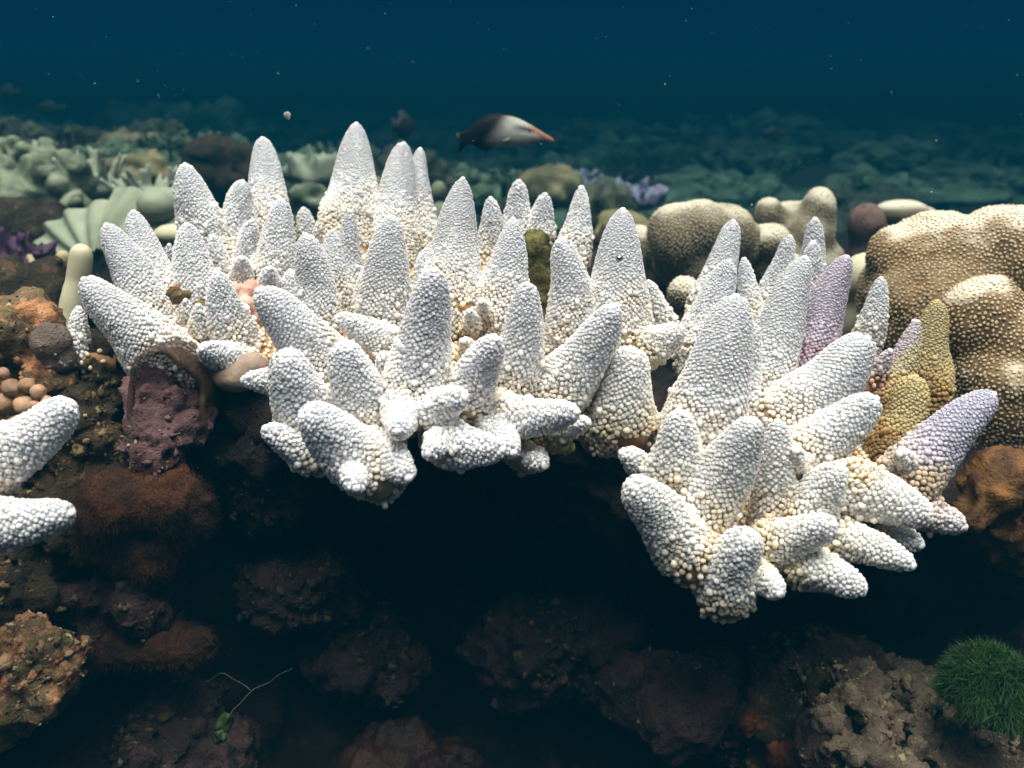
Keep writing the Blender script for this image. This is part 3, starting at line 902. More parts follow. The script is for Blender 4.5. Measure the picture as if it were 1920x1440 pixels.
# fluted fan coral
def fan():
    ctr = P(200, 498, 1.02)
    NA, NR = 220, 60
    a = np.linspace(R_(8), R_(172), NA)
    r = np.linspace(0.20, 1, NR)
    A, Rr = np.meshgrid(a, r, indexing='ij')
    edge = 1 + 0.025 * np.sin(A * 15) * Rr ** 3
    w, h = S(172, 1.02), S(150, 1.02)
    X = -np.cos(A) * Rr * w * edge
    Z = np.sin(A) ** .8 * Rr * h * edge * (1 - .28 * np.cos(A - .6) * (A < 1.5))
    rib = .5 + .5 * np.sin(A * 15 + .5 * np.sin(Rr * 3 + A * 4))
    Y = 0.03 * Rr ** 2 - 0.0075 * rib * Rr - .02
    front = np.stack((X, Y, Z), -1).reshape(-1, 3)
    back = front + np.array((0, .016, 0)) + np.stack((np.zeros(X.size), .02 * (1 - Rr.ravel()), np.zeros(X.size)), -1)
    i, j = np.meshgrid(np.arange(NA - 1), np.arange(NR - 1), indexing='ij')
    q = np.stack((i * NR + j, (i + 1) * NR + j, (i + 1) * NR + j + 1, i * NR + j + 1), -1).reshape(-1, 4)
    nf = len(front)
    rim = []
    for k in range(NA - 1):
        rim.append((k * NR + NR - 1, (k + 1) * NR + NR - 1, nf + (k + 1) * NR + NR - 1, nf + k * NR + NR - 1))
    me = make_mesh('fan_coral', np.concatenate((front, back)), [np.concatenate((q, q[:, ::-1] + nf, np.array(rim)))])
    o = tag(obj('fan_coral', me, M['fan'], None, ctr), 'pale fluted fan shaped coral with deep ribs behind the left white branches', 'coral')
    o.rotation_euler = (R_(-14), R_(4), R_(-16))
fan()
tag(blob('lobed_coral', [E(290, 385, 1.0, 80, 66), E(320, 380, 1.02, 80, 60), E(262, 378, 1.03, 50, 50), E(300, 410, 1.04, 130, 50)], 0.006, M['fan'], 5, .003, 14, 2, 33),
    'smooth pale green coral hump right of the fluted fan coral', 'coral')
tag(blob('lobed_coral', [E(325, 440, .82, 80, 36), E(318, 470, .83, 70, 40)], 0.004, M['finger'], 5, .002, 20, 2, 34),
    'small cream coral shelf between the left white branches', 'coral')
tag(blob('finger_coral', cap(P(152, 476, .62), P(147, 520, .625), S(23, .62), S(23, .62)) + cap(P(147, 520, .625), P(120, 640, .63), S(22, .62), S(25, .63)), 0.0025, M['finger'], 5, .001, 30, 2, 35),
    'single smooth pale coral finger standing left of the white colony', 'coral')
tag(blob('finger_coral', cap(P(118, 480, .84), P(105, 530, .85), S(12, .84), S(22, .84)) + cap(P(128, 515, .84), P(110, 560, .85), S(14, .84), S(24, .84)) + cap(P(55, 480, .88), P(80, 530, .87), S(8, .86), S(12, .86)), 0.003, M['tanfinger'], 4, .001, 30, 2, 36),
    'short tan coral fingers beside the smooth pale coral finger', 'coral')
tag(blob('soft_coral', fingers(P(15, 510, .95), 46, .045, .042, .0055, .003, 37, .6), 0.0035, M['violet'], 3, .002, 40, 2, 37),
    'violet and magenta soft coral tuft below the fluted fan at the left edge', 'coral')
rk = [E(30, 575, .72, 200, 100), E(110, 600, .75, 130, 90), E(-60, 560, .8, 200, 130), E(60, 450, 1.1, 160, 90), E(30, 430, 1.1, 120, 70)]
tag(crumbs(blob('mossy_rock', rk[:3], 0.005, M['mossrock'], 3, .014, 22, 4, 38), 900, 0.0024, 27), 'dark olive mossy rock behind the tan pitted rock', 'rock')
tag(blob('mossy_rock', rk[3:], 0.006, M['mossrock'], 3, .014, 18, 4, 39), 'shadowy mossy rock under the big leather coral', 'rock')
# olive lobed corals further back
def lumps(px, py, d, w, h, n, seed, r=.28, flat=.8):
    g = np.random.default_rng(seed)
    c = P(px, py, d)
    W, H = S(w, d) / 2, S(h, d) / 2
    out = [(c[0], c[1], c[2] - H * .3, W * .8, W * .6, H * .7)]
    n = int(n * .62)
    for k in range(n):
        a = g.random() * 2 * math.pi
        z = g.random()
        q = math.sqrt(1 - z * z * .9)
        rr = H * r * (.7 + .6 * g.random())
        out.append((c[0] + math.cos(a) * q * (W - rr), c[1] + math.sin(a) * q * W * .6, c[2] - H * .4 + z * (1.4 * H - rr), rr, rr, rr * flat * 1.2))
    return out
tag(blob('lobed_coral', lumps(262, 325, 1.5, 150, 80, 46, 41, .34), 0.007, M['olive'], 2, .006, 18, 3, 41, pits=(.009, 44)), 'olive knobbly coral head behind the fluted fan coral', 'coral')
tag(blob('lobed_coral', lumps(245, 275, 2.0, 160, 60, 40, 42, .42), 0.009, M['olive'], 3, .008, 14, 3, 42, pits=(.009, 44)), 'brown knobbed coral ridge behind the olive coral head', 'coral')
tag(blob('lobed_coral', fingers(P(283, 372, 1.25), 22, .045, .045, .005, .003, 43, .6), 0.003, M['leather_pale'], 1, .002, 30, 2, 43), 'tiny pale branching coral below the olive coral head', 'coral')
tag(blob('mossy_rock', lumps(400, 330, 1.7, 190, 90, 30, 44, .4), 0.009, M['mossrock'], 3, .02, 9, 4, 44, pits=(.009, 44)), 'dull brown rock mound behind the leftmost tall white branches', 'rock')
tag(blob('lobed_coral', fingers(P(590, 335, 1.75), 22, .05, .05, .012, .006, 45, .7), 0.007, M['leather_pale'], 3, .003, 20, 2, 45), 'pale green finger coral left of the tallest white branch', 'coral')
tag(blob('lobed_coral', lumps(590, 372, 1.55, 110, 70, 14, 46, .5), 0.008, M['leather'], 4, .005, 18, 2, 46, pits=(.009, 44)), 'round green lobed coral below the pale finger coral', 'coral')
tag(blob('lobed_coral', [E(823, 362, 1.35, 34, 44), E(826, 395, 1.32, 40, 44), E(815, 430, 1.3, 60, 60)], 0.006, M['leather'], 5, .003, 18, 2, 47), 'stacked pale green coral balls beside the tall middle branch', 'coral')
tag(blob('lobed_coral', [E(706, 352, 1.5, 40, 50), E(712, 390, 1.45, 46, 56), E(700, 420, 1.4, 60, 60)], 0.006, M['leather'], 5, .003, 18, 2, 48), 'pale green coral balls right of the tallest white branch', 'coral')
tag(blob('lobed_coral', lumps(1030, 350, 1.9, 150, 80, 26, 49, .45), 0.01, M['olive'], 4, .008, 12, 3, 49, pits=(.009, 44)), 'green brown lobed coral head behind the short white branches', 'coral')
tag(blob('lobed_coral', lumps(1130, 385, 1.5, 120, 90, 20, 50, .5), 0.009, M['bdark'], 4, .008, 12, 3, 50, pits=(.009, 44)), 'dark lobed coral in the gap left of the white branch with the bubble', 'coral')
tag(blob('staghorn_coral', fingers(P(1050, 352, 2.25), 60, .10, .045, .009, .0045, 51, .6), 0.005, M['blue'], 1, .003, 20, 2, 51), 'pale blue staghorn thicket behind the short white branches', 'coral')
tag(blob('staghorn_coral', fingers(P(1130, 368, 2.1), 44, .075, .04, .009, .0045, 52, .6), 0.005, M['blue'], 1, .003, 20, 2, 52), 'second pale blue staghorn thicket, left of the lilac one', 'coral')
tag(blob('staghorn_coral', fingers(P(1200, 378, 1.9), 40, .055, .035, .008, .004, 53, .6), 0.0045, M['lilac'], 1, .003, 20, 2, 53), 'lilac staghorn coral tuft right of the blue thickets', 'coral')
tag(blob('lobed_coral', lumps(1165, 430, 1.3, 110, 100, 18, 54, .5), 0.008, M['olive'], 4, .006, 14, 3, 54, pits=(.009, 44)), 'dim olive coral low behind the white branch with the bubble', 'coral')
tag(blob('mossy_rock', lumps(1140, 500, 1.15, 200, 150, 22, 55, .4), 0.008, M['mossrock'], 4, .012, 12, 4, 55, pits=(.009, 44)), 'dark mossy rock in the gap behind the white branch with the bubble', 'rock')
tag(blob('mossy_rock', lumps(1240, 520, 1.0, 80, 130, 16, 56, .4), 0.006, M['ochre'], 4, .008, 18, 4, 56, pits=(.009, 44)), 'orange brown rock slit beside the pale olive lobed coral', 'rock')

# far reef: mounds that fade into the blue, copies of a few shapes
GF = 'far coral mounds fading into the blue water'
LF = 'dim blue green coral mound far out on the reef, fading into the water'
protos = []
for k in range(7):
    g = np.random.default_rng(60 + k)
    bl = [(0, 0, .05, .34, .34, .14)]
    if k < 4:
        for q in range(34):
            a, z = g.random() * 6.283, g.random()
            rr = .05 + .06 * g.random()
            bl.append((math.cos(a) * (1 - .5 * z) * .33, math.sin(a) * (1 - .5 * z) * .33, .05 + z * .2, rr, rr, rr))
    elif k < 6:
        for q in range(40):
            a, z = g.random() * 6.283, math.sqrt(g.random())
            b0 = np.array((math.cos(a) * z * .28, math.sin(a) * z * .28, .08))
            bl += cap(b0, b0 + np.array((math.cos(a) * z * .1, math.sin(a) * z * .1, .14 + .1 * g.random())), .03, .017)
    else:
        bl = cap((0, 0, 0), (0, 0, .16), .06, .08)
        bl += [(0, 0, .17, .36, .32, .025), (.12, .05, .19, .2, .2, .02), (-.15, -.03, .15, .2, .18, .02)]
    v, n, f = union(bl, .011, 1)
    v = v + n * (.020 * fbm(v, 12, 4, 70 + k, .6) + .012 * (1 - 2 * np.abs(vnoise(v * 34, 80 + k))))[:, None]
    protos.append(make_mesh('coral_mound', v, [f]))
far = []
g = np.random.default_rng(77)
spots = []
for k in range(190):
    y = 2.35 + 7.5 * (k / 190.0) ** 1.2 + .3 * g.random()
    x = (g.random() * 2 - 1) * (y * .68 + .15)
    spots.append((x, y))
for k, (x, y) in enumerate(spots):
    pr = int(g.integers(0, 7))
    o = obj('coral_mound', protos[pr], None, None, (x, y, -.05 + .03 * max(0, min(y - 3, 4))))
    if not protos[pr].materials:
        protos[pr].materials.append([M['bgreen'], M['bdark'], M['bdark'], M['bgreen'], M['bgreen'], M['bdark'], M['bgreen']][pr])
    s = (.38 + .42 * g.random()) * (.75 + .08 * min(y, 6))
    px = 960 + x / y * F
    hz = 1.0 if px < 450 else .72
    o.scale = (s, s, s * hz * (.8 + .4 * g.random()))
    o.rotation_euler = (0, 0, g.random() * 6.28)
    tag(o, LF, 'coral', GF)

GN, LN = 'green coral heads on the slope behind the left white branches', 'blurred green coral head on the slope behind the left white branches'
for k, (px, py, d) in enumerate(((205, 305, 1.75), (335, 300, 1.95), (25, 262, 1.9), (120, 280, 2.1), (385, 285, 2.2), (460, 320, 2.0), (545, 315, 2.2), (640, 300, 2.3), (720, 320, 2.2), (190, 262, 2.4), (300, 262, 2.6), (425, 300, 2.5), (860, 345, 2.1), (930, 345, 2.2), (780, 335, 2.0))):
    pr = (0, 4, 1, 5, 2, 3)[k % 6]
    o = obj('coral_clump', protos[pr], None, None, P(px, py + 40, d))
    z = .20 + .10 * g.random()
    o.scale = (z, z, z * (.9 + .4 * g.random()))
    o.rotation_euler = (0, 0, g.random() * 6.28)
    tag(o, LN, 'coral', GN)
# ------------------------------------------------------------------ rocks in front, left and below
def fuzz(o, n, length, width, seed, droop=.4):
    """soft filaments grown on a mound, joined into its own mesh"""
    g = np.random.default_rng(seed)
    me = o.data
    v = np.empty(len(me.vertices) * 3, np.float32); me.vertices.foreach_get('co', v); v = v.reshape(-1, 3).astype(float)
    nn = np.empty(len(me.vertices) * 3, np.float32); me.vertices.foreach_get('normal', nn); nn = nn.reshape(-1, 3).astype(float)
    f = np.empty(len(me.loops), np.int32); me.loops.foreach_get('vertex_index', f); f = f.reshape(-1, 4)
    i = g.integers(0, len(v), n)
    b = v[i] + .0012 * g.standard_normal((n, 3))
    flow = np.stack((vnoise(b * 25, seed), vnoise(b * 25, seed + 1), vnoise(b * 25, seed + 2)), -1)
    d = nrm(nn[i] + .5 * flow + .35 * g.standard_normal((n, 3)))
    L = length * (.4 + g.random(n))[:, None]
    mid = b + d * L * .55
    end = b + d * L + np.array((0, 0, -droop)) * L + .3 * L * flow
    sd_ = nrm(np.cross(d, g.standard_normal((n, 3)))) * width
    w = np.stack((b - sd_, b + sd_, mid - sd_ * .7, mid + sd_ * .7, end), 1).reshape(-1, 3)
    k = (np.arange(n) * 5)[:, None] + len(v)
    mat = me.materials[0]
    o.data = make_mesh(me.name, np.concatenate((v, w)), [np.concatenate((f, np.array([[0, 1, 3, 2]]) + k)), np.array([[2, 3, 4]]) + k])
    o.data.materials.append(mat)
    return o
tag(crumbs(blob('pitted_rock', [E(40, 630, .52, 130, 130), E(90, 690, .525, 130, 120), E(0, 700, .53, 160, 180), E(60, 780, .53, 150, 120), E(-80, 700, .55, 200, 300)], 0.0025, M['tanrock'], 3, .006, 35, 4, 81, pits=(.0016, 120)), 1500, 0.0016, 45),
    'orange and tan pitted rock at the left edge above the white branches', 'rock')
tag(crumbs(blob('grey_knob', [E(98, 640, .505, 80, 78), E(112, 670, .51, 70, 60)], 0.002, M['greyrock'], 4, .0016, 60, 3, 82), 60, 0.0008, 60), 'rounded grey pitted knob on the tan pitted rock', 'rock')
nb = []
g = np.random.default_rng(83)
beads = empty('bead_cluster', P(45, 745, .505), 'cluster of round tan beads on the rock above the left white branch', 'coral')
for px, py, w in ((45, 762, 40), (20, 728, 34), (70, 765, 34), (72, 735, 30), (10, 755, 36), (50, 722, 30), (30, 795, 34), (88, 755, 26), (5, 700, 26), (60, 795, 28)):
    c = P(px, py, .497 + .004 * g.random())
    v = ICO_V * S(w, .5) / 2
    v = v * (1 + .16 * vnoise(ICO_V * 1.6 + px, 3) + .03 * vnoise(ICO_V * 7 + px, 4))[:, None]
    obj('bead', make_mesh('bead', v + c - np.array(beads.location), [ICO_F]), M['bead'], beads)
tag(crumbs(blob('mossy_rock', [E(190, 690, .535, 90, 120), E(180, 780, .53, 100, 150), E(200, 850, .525, 120, 120), E(160, 900, .53, 160, 130), E(225, 740, .55, 90, 220), E(110, 840, .54, 140, 200), E(120, 980, .535, 200, 160), E(40, 1080, .53, 200, 180)], 0.0025, M['mossrock'], 3, .006, 40, 4, 84, pits=(.0018, 140)), 1800, 0.0016, 54),
    'brown mossy rock column between the tan pitted rock and the brown arch', 'rock')
tag(crumbs(blob('crusted_rock', [E(300, 760, .515, 120, 130), E(290, 820, .505, 130, 100), E(330, 810, .512, 100, 90), E(265, 840, .505, 80, 60), E(310, 720, .525, 90, 70)], 0.002, M['pinkrock'], 2, .005, 45, 4, 85, pits=(.0020, 110)), 700, 0.0013, 21),
    'mauve crusted rock block framed by the brown arch', 'rock')
def arch():
    ctr = P(312, 770, .51)
    NA, ND = 60, 16
    th = np.linspace(R_(-8), R_(188), NA)
    dd = np.linspace(0, 1, ND)
    T, D = np.meshgrid(th, dd, indexing='ij')
    rad = 1 - .10 * D
    c = P(312, 750, .498)
    w, h = S(72, .5), S(96, .5)
    px = c[0] + np.cos(T) * w * rad
    pz = c[2] + np.where(np.sin(T) > 0, np.sin(T) * h * rad, np.sin(T) * 3.2 * h)
    py = c[1] + D * .035 + .002 * np.sin(T * 5)
    fr = np.stack((px, py, pz), -1).reshape(-1, 3)
    fr += .002 * np.stack((fbm(fr, 60, 3, 1), fbm(fr, 60, 3, 2), fbm(fr, 60, 3, 3)), -1)
    inn = np.array((c[0], 0, c[2]))
    th_in = .86
    bk = fr.copy()
    bk[:, 0] = inn[0] + (fr[:, 0] - inn[0]) * th_in
    bk[:, 2] = inn[2] + (fr[:, 2] - inn[2]) * (th_in)
    i, j = np.meshgrid(np.arange(NA - 1), np.arange(ND - 1), indexing='ij')
    q = np.stack((i * ND + j, (i + 1) * ND + j, (i + 1) * ND + j + 1, i * ND + j + 1), -1).reshape(-1, 4)
    n0 = len(fr)
    rim = []
    for k in range(NA - 1):
        rim.append((k * ND, n0 + k * ND, n0 + (k + 1) * ND, (k + 1) * ND))
        rim.append((k * ND + ND - 1, (k + 1) * ND + ND - 1, n0 + (k + 1) * ND + ND - 1, n0 + k * ND + ND - 1))
    me = make_mesh('algae_arch', np.concatenate((fr, bk)) - ctr, [np.concatenate((q, q[:, ::-1] + n0, np.array(rim)))])
    tag(obj('algae_arch', me, M['film'], None, ctr), 'brown filmy alga arch standing over the mauve crusted rock', 'alga')
arch()
tag(fuzz(blob('algae_mound', [E(270, 930, .50, 200, 110), E(330, 960, .51, 150, 120), E(200, 960, .505, 110, 120), E(260, 1010, .515, 180, 120)], 0.0025, M['rust'], 3, .004, 30, 4, 86), 26000, .0020, .00013, 1, .9),
    'rust orange filmy alga mound below the mauve rock', 'alga')
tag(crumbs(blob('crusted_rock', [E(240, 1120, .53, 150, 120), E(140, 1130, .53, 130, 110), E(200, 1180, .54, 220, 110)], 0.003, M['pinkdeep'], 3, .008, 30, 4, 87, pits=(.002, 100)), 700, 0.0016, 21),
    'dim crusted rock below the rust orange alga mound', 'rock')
tag(fuzz(blob('algae_mound', [E(290, 1200, .53, 190, 50), E(230, 1215, .53, 120, 50)], 0.003, M['rust'], 3, .004, 40, 4, 88), 9000, .002, .00013, 2, .9),
    'dim streaked rust alga strip above the bottom left rock', 'alga')
tag(crumbs(blob('crusted_rock', [E(30, 1240, .49, 140, 120), E(60, 1300, .49, 130, 110), E(-30, 1280, .50, 160, 200), E(100, 1290, .495, 60, 110)], 0.0022, M['tanrock'], 3, .007, 40, 4, 89, pits=(.002, 100)), 900, 0.0018, 27),
    'lit brown knobby rock in the bottom left corner', 'rock')
tag(crumbs(blob('crusted_rock', [E(480, 830, .56, 260, 90), E(420, 860, .565, 200, 120), E(520, 900, .58, 220, 140)], 0.003, M['reef'], 3, .008, 40, 4, 90, pits=(.0016, 120)), 800, 0.0015, 24),
    'shadowed brown rock shelf right of the mauve rock', 'rock')
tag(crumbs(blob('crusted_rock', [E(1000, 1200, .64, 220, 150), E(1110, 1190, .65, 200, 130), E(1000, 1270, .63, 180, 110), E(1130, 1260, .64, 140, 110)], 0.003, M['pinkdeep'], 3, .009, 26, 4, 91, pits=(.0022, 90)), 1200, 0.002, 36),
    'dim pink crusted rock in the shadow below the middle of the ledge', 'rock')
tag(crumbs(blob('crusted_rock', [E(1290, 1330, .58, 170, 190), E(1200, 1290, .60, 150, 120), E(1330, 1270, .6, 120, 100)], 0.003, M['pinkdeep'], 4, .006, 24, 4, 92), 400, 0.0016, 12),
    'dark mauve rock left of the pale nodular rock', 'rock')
tag(blob('crusted_rock', [E(740, 1430, .60, 180, 100), E(830, 1450, .61, 160, 110)], 0.003, M['sponge'], 3, .006, 30, 4, 93), 'dull red crusted rock at the bottom edge', 'rock')
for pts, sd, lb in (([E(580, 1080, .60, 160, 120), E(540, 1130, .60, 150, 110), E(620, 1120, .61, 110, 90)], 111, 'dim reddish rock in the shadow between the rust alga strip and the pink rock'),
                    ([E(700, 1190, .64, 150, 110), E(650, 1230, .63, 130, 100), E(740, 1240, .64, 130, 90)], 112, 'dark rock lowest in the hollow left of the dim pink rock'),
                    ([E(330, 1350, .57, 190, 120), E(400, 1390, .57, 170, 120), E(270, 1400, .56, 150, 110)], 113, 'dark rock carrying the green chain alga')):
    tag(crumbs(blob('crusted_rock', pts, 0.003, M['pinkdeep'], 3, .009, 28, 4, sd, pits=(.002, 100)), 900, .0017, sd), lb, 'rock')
# pale nodular rock, bottom right
g = np.random.default_rng(94)
nod = [E(1740, 1430, .56, 330, 220), E(1640, 1450, .56, 240, 200), E(1850, 1500, .54, 260, 200), E(1660, 1320, .60, 220, 160)]
for k in range(110):
    u_, v_ = g.random(), g.random()
    px = 1540 + 340 * u_
    py = 1235 + max(0, (px - 1640)) * .55 + v_ * 190
    nod.append(E(px, py, .535 - .035 * v_ + .02 * (1 - v_), 24 + 34 * g.random() ** 2, 22 + 26 * g.random() ** 2))
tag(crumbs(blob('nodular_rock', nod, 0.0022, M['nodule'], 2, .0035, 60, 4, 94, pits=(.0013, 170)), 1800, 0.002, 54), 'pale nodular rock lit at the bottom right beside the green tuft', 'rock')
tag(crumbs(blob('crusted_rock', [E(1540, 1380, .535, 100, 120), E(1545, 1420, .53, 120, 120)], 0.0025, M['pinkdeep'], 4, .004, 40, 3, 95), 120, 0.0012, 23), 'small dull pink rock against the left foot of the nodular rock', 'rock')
tag(crumbs(blob('crusted_rock', [E(1520, 1280, .60, 260, 150), E(1440, 1370, .59, 190, 200), E(1560, 1230, .6, 90, 60)], 0.003, M['mossrock'], 3, .008, 40, 4, 96, pits=(.002, 120)), 1500, 0.0016, 45), 'dark weedy rock behind the pale nodular rock', 'rock')
for px, py, w, h, lb in ((1408, 1358, 46, 40, 'small orange sponge blot on the dark weedy rock'), (1470, 1410, 60, 50, 'orange sponge streak beside the small dull pink rock')):
    tag(blob('sponge', [E(px, py, .555, w, h), E(px + w * .3, py + h * .3, .555, w * .6, h * .7)], 0.0016, M['orange'], 2, .003, 60, 4, int(px)), lb, 'sponge')
# turf tuft
def tuft(px, py, d, w, h, n, seed, name, mat, label, blade=.0004):
    g = np.random.default_rng(seed)
    c = P(px, py, d)
    W, H = S(w, d) / 2, S(h, d) / 2
    a = g.random(n) * 6.283
    z = g.random(n)
    q = np.sqrt(1 - (z * .98) ** 2)
    dirs = np.stack((np.cos(a) * q, np.sin(a) * q, z * 1.25 - .28), -1)
    dirs = nrm(dirs)
    R3 = np.array((W, W, H))
    sh = 1 + .30 * vnoise(dirs * 1.9, 4) + .13 * vnoise(dirs * 5, 6)
    st = c + dirs * R3 * (.70 * sh)[:, None]
    grow = nrm(dirs + np.array((0, 0, .7)) + .28 * g.standard_normal((n, 3)))
    L = (.26 + .22 * g.random(n)) * W
    mid = st + grow * (.55 * L)[:, None]
    end = st + nrm(grow + np.array((0, 0, -.5)) + .35 * g.standard_normal((n, 3))) * L[:, None]
    sd_ = nrm(np.cross(grow, g.standard_normal((n, 3)))) * blade
    v = np.stack((st - sd_, st + sd_, mid - sd_ * .8, mid + sd_ * .8, end), 1).reshape(-1, 3)
    k = (np.arange(n) * 5)[:, None]
    qd = np.array([[0, 1, 3, 2]]) + k
    tr = np.array([[2, 3, 4]]) + k
    core = ICO_V * R3 * .74 * (1 + .30 * vnoise(ICO_V * 1.9, 4) + .13 * vnoise(ICO_V * 5, 6))[:, None]
    tr = np.concatenate((tr, ICO_F + len(v)))
    v = np.concatenate((v, core + c))
    return tag(obj(name, make_mesh(name, v - c, [qd, tr]), mat, None, c), label, 'alga')
tuft(1862, 1300, .505, 180, 165, 17000, 97, 'turf_tuft', M['turf'], 'round dark green thread alga tuft on the nodular rock')
# green disc algae and threads in the shade
def discs(name, items, mat, label, parent_loc, threads=()):
    root = empty(name, parent_loc, label, 'alga')
    L = np.array(root.location)
    for px, py, d, w, h, tilt in items:
        n = 20
        c = P(px, py, d)
        an = np.arange(n) * 6.283 / n
        ring = lambda s, off: np.stack((np.cos(an) * S(w, d) / 2 * s, off + .0012 * np.sin(an * 3), np.sin(an) * S(h, d) / 2 * s), -1)
        v = np.concatenate((ring(1, 0.), ring(.6, -.0015), ring(.6, .0012), ring(1.0, .0006), [[0, -.0012, 0], [0, .0014, 0]]))
        ct, st_ = math.cos(tilt), math.sin(tilt)
        v = np.stack((v[:, 0] * ct - v[:, 2] * st_, v[:, 1] + .3 * v[:, 2], v[:, 0] * st_ + v[:, 2] * ct), -1)
        i = np.arange(n); k = (i + 1) % n
        q = np.concatenate((np.stack((i, k, n + k, n + i), -1), np.stack((3 * n + i, 2 * n + i, 2 * n + k, 3 * n + k), -1), np.stack((i, 3 * n + i, 3 * n + k, k), -1)))
        t = np.concatenate((np.stack((n + i, n + k, np.full(n, 4 * n)), -1), np.stack((2 * n + k, 2 * n + i, np.full(n, 4 * n + 1)), -1)))
        obj('leaf', make_mesh('leaf', v + c - L, [q, t]), mat, root)
    for pts in threads:
        b = []
        q = np.array([P(*p0) for p0 in pts])
        u = np.linspace(0, len(q) - 1, 14)
        q = np.stack([np.interp(u, np.arange(len(q)), q[:, c]) for c in range(3)], -1)
        q[1:-1] = (q[:-2] + q[1:-1] + q[2:]) / 3
        q += .0016 * np.stack((vnoise(q * 160, 1), vnoise(q * 160, 2), vnoise(q * 160, 3)), -1)
        for p0, p1 in zip(q[:-1], q[1:]):
            b += cap(p0, p1, .00042, .00042)
        blob('thread', b, .0003, M['thread'], 1, parent=root)
    return root
discs('leaf_alga', [(380, 880, .545, 26, 30, .3), (405, 882, .545, 34, 22, -.2)], M['alga'], 'small bright green leaf pair on the shelf right of the mauve rock', P(390, 885, .548))
discs('leaf_alga', [(420, 1358, .50, 30, 46, -.5), (412, 1382, .498, 30, 26, .4)], M['alga'],
      'green chain alga with pale threads in the bottom left shadow', P(450, 1340, .51),
      [[(415, 1385, .498), (420, 1358, .50), (440, 1328, .507), (468, 1295, .513), (500, 1280, .517), (530, 1262, .517), (548, 1257, .517)], [(468, 1295, .513), (440, 1270, .52), (412, 1262, .522), (388, 1280, .525)]])
discs('leaf_alga', [(1045, 930, .60, 40, 22, .3), (1060, 958, .60, 44, 20, -.3), (1035, 965, .605, 30, 18, .2)], M['alga'], 'dim green leaves under the middle white colony', P(1048, 950, .605))
tag(blob('sponge', [E(945, 930, .585, 70, 120), E(935, 890, .58, 50, 60)], 0.0025, M['sponge'], 4, .003, 50, 3, 98), 'dark red sponge hanging under the middle white colony', 'sponge')

# ------------------------------------------------------------------ fish
def pattern_mat(name, fn):
    m, nt, bs, out = new_mat(name)
    at = N(nt, 'ShaderNodeAttribute', attribute_name='tint')
    nt.links.new(at.outputs['Color'], bs.inputs['Base Color'])
    bs.inputs['Roughness'].default_value = 0.6
    bs.inputs['Specular IOR Level'].default_value = 0.06
    return m
M['fish'] = pattern_mat('fish_skin', None)
M['darkfish'] = plain_mat('dark_fish', (0.015, 0.018, 0.022), (0.03, 0.035, 0.04), 40, 0)
m, nt, bs, out = new_mat('fish_eye')
bs.inputs['Base Color'].default_value = (0.004, 0.004, 0.008, 1)
bs.inputs['Roughness'].default_value = 0.15
M['eye'] = m
def sstep(a, b, x):
    t = np.clip((x - a) / (b - a), 0, 1)
    return t * t * (3 - 2 * t)
def loft(xs, up, lo, wid, ns=28):
    """fish body along x from closed elliptical rings"""
    a = np.arange(ns) * 6.283185 / ns
    c, h = (up + lo) / 2, (up - lo) / 2
    v = np.stack((np.broadcast_to(xs[:, None], (len(xs), ns)), np.cos(a)[None] * wid[:, None],
                  c[:, None] + np.sin(a)[None] * h[:, None]), -1).reshape(-1, 3)
    i, j = np.meshgrid(np.arange(len(xs) - 1), np.arange(ns), indexing='ij')
    q = np.stack((i * ns + j, i * ns + (j + 1) % ns, (i + 1) * ns + (j + 1) % ns, (i + 1) * ns + j), -1).reshape(-1, 4)
    e = len(v)
    v = np.concatenate((v, [[xs[0], 0, c[0]], [xs[-1], 0, c[-1]]]))
    j = np.arange(ns)
    t = np.concatenate((np.stack((j, np.full(ns, e), (j + 1) % ns), -1),
                        np.stack(((len(xs) - 1) * ns + j, (len(xs) - 1) * ns + (j + 1) % ns, np.full(ns, e + 1)), -1)))
    return v, [q, t]
def slab(outline, th):
    """fin: outline in x,z fanned about its centroid with a thin lens section"""
    o = np.asarray(outline, float)
    n = len(o)
    c = o.mean(0)
    v = np.concatenate((np.stack((o[:, 0], np.zeros(n), o[:, 1]), -1), [[c[0], -th, c[1]], [c[0], th, c[1]]]))
    i = np.arange(n)
    t = np.concatenate((np.stack((i, (i + 1) % n, np.full(n, n)), -1), np.stack(((i + 1) % n, i, np.full(n, n + 1)), -1)))
    return v, [t]
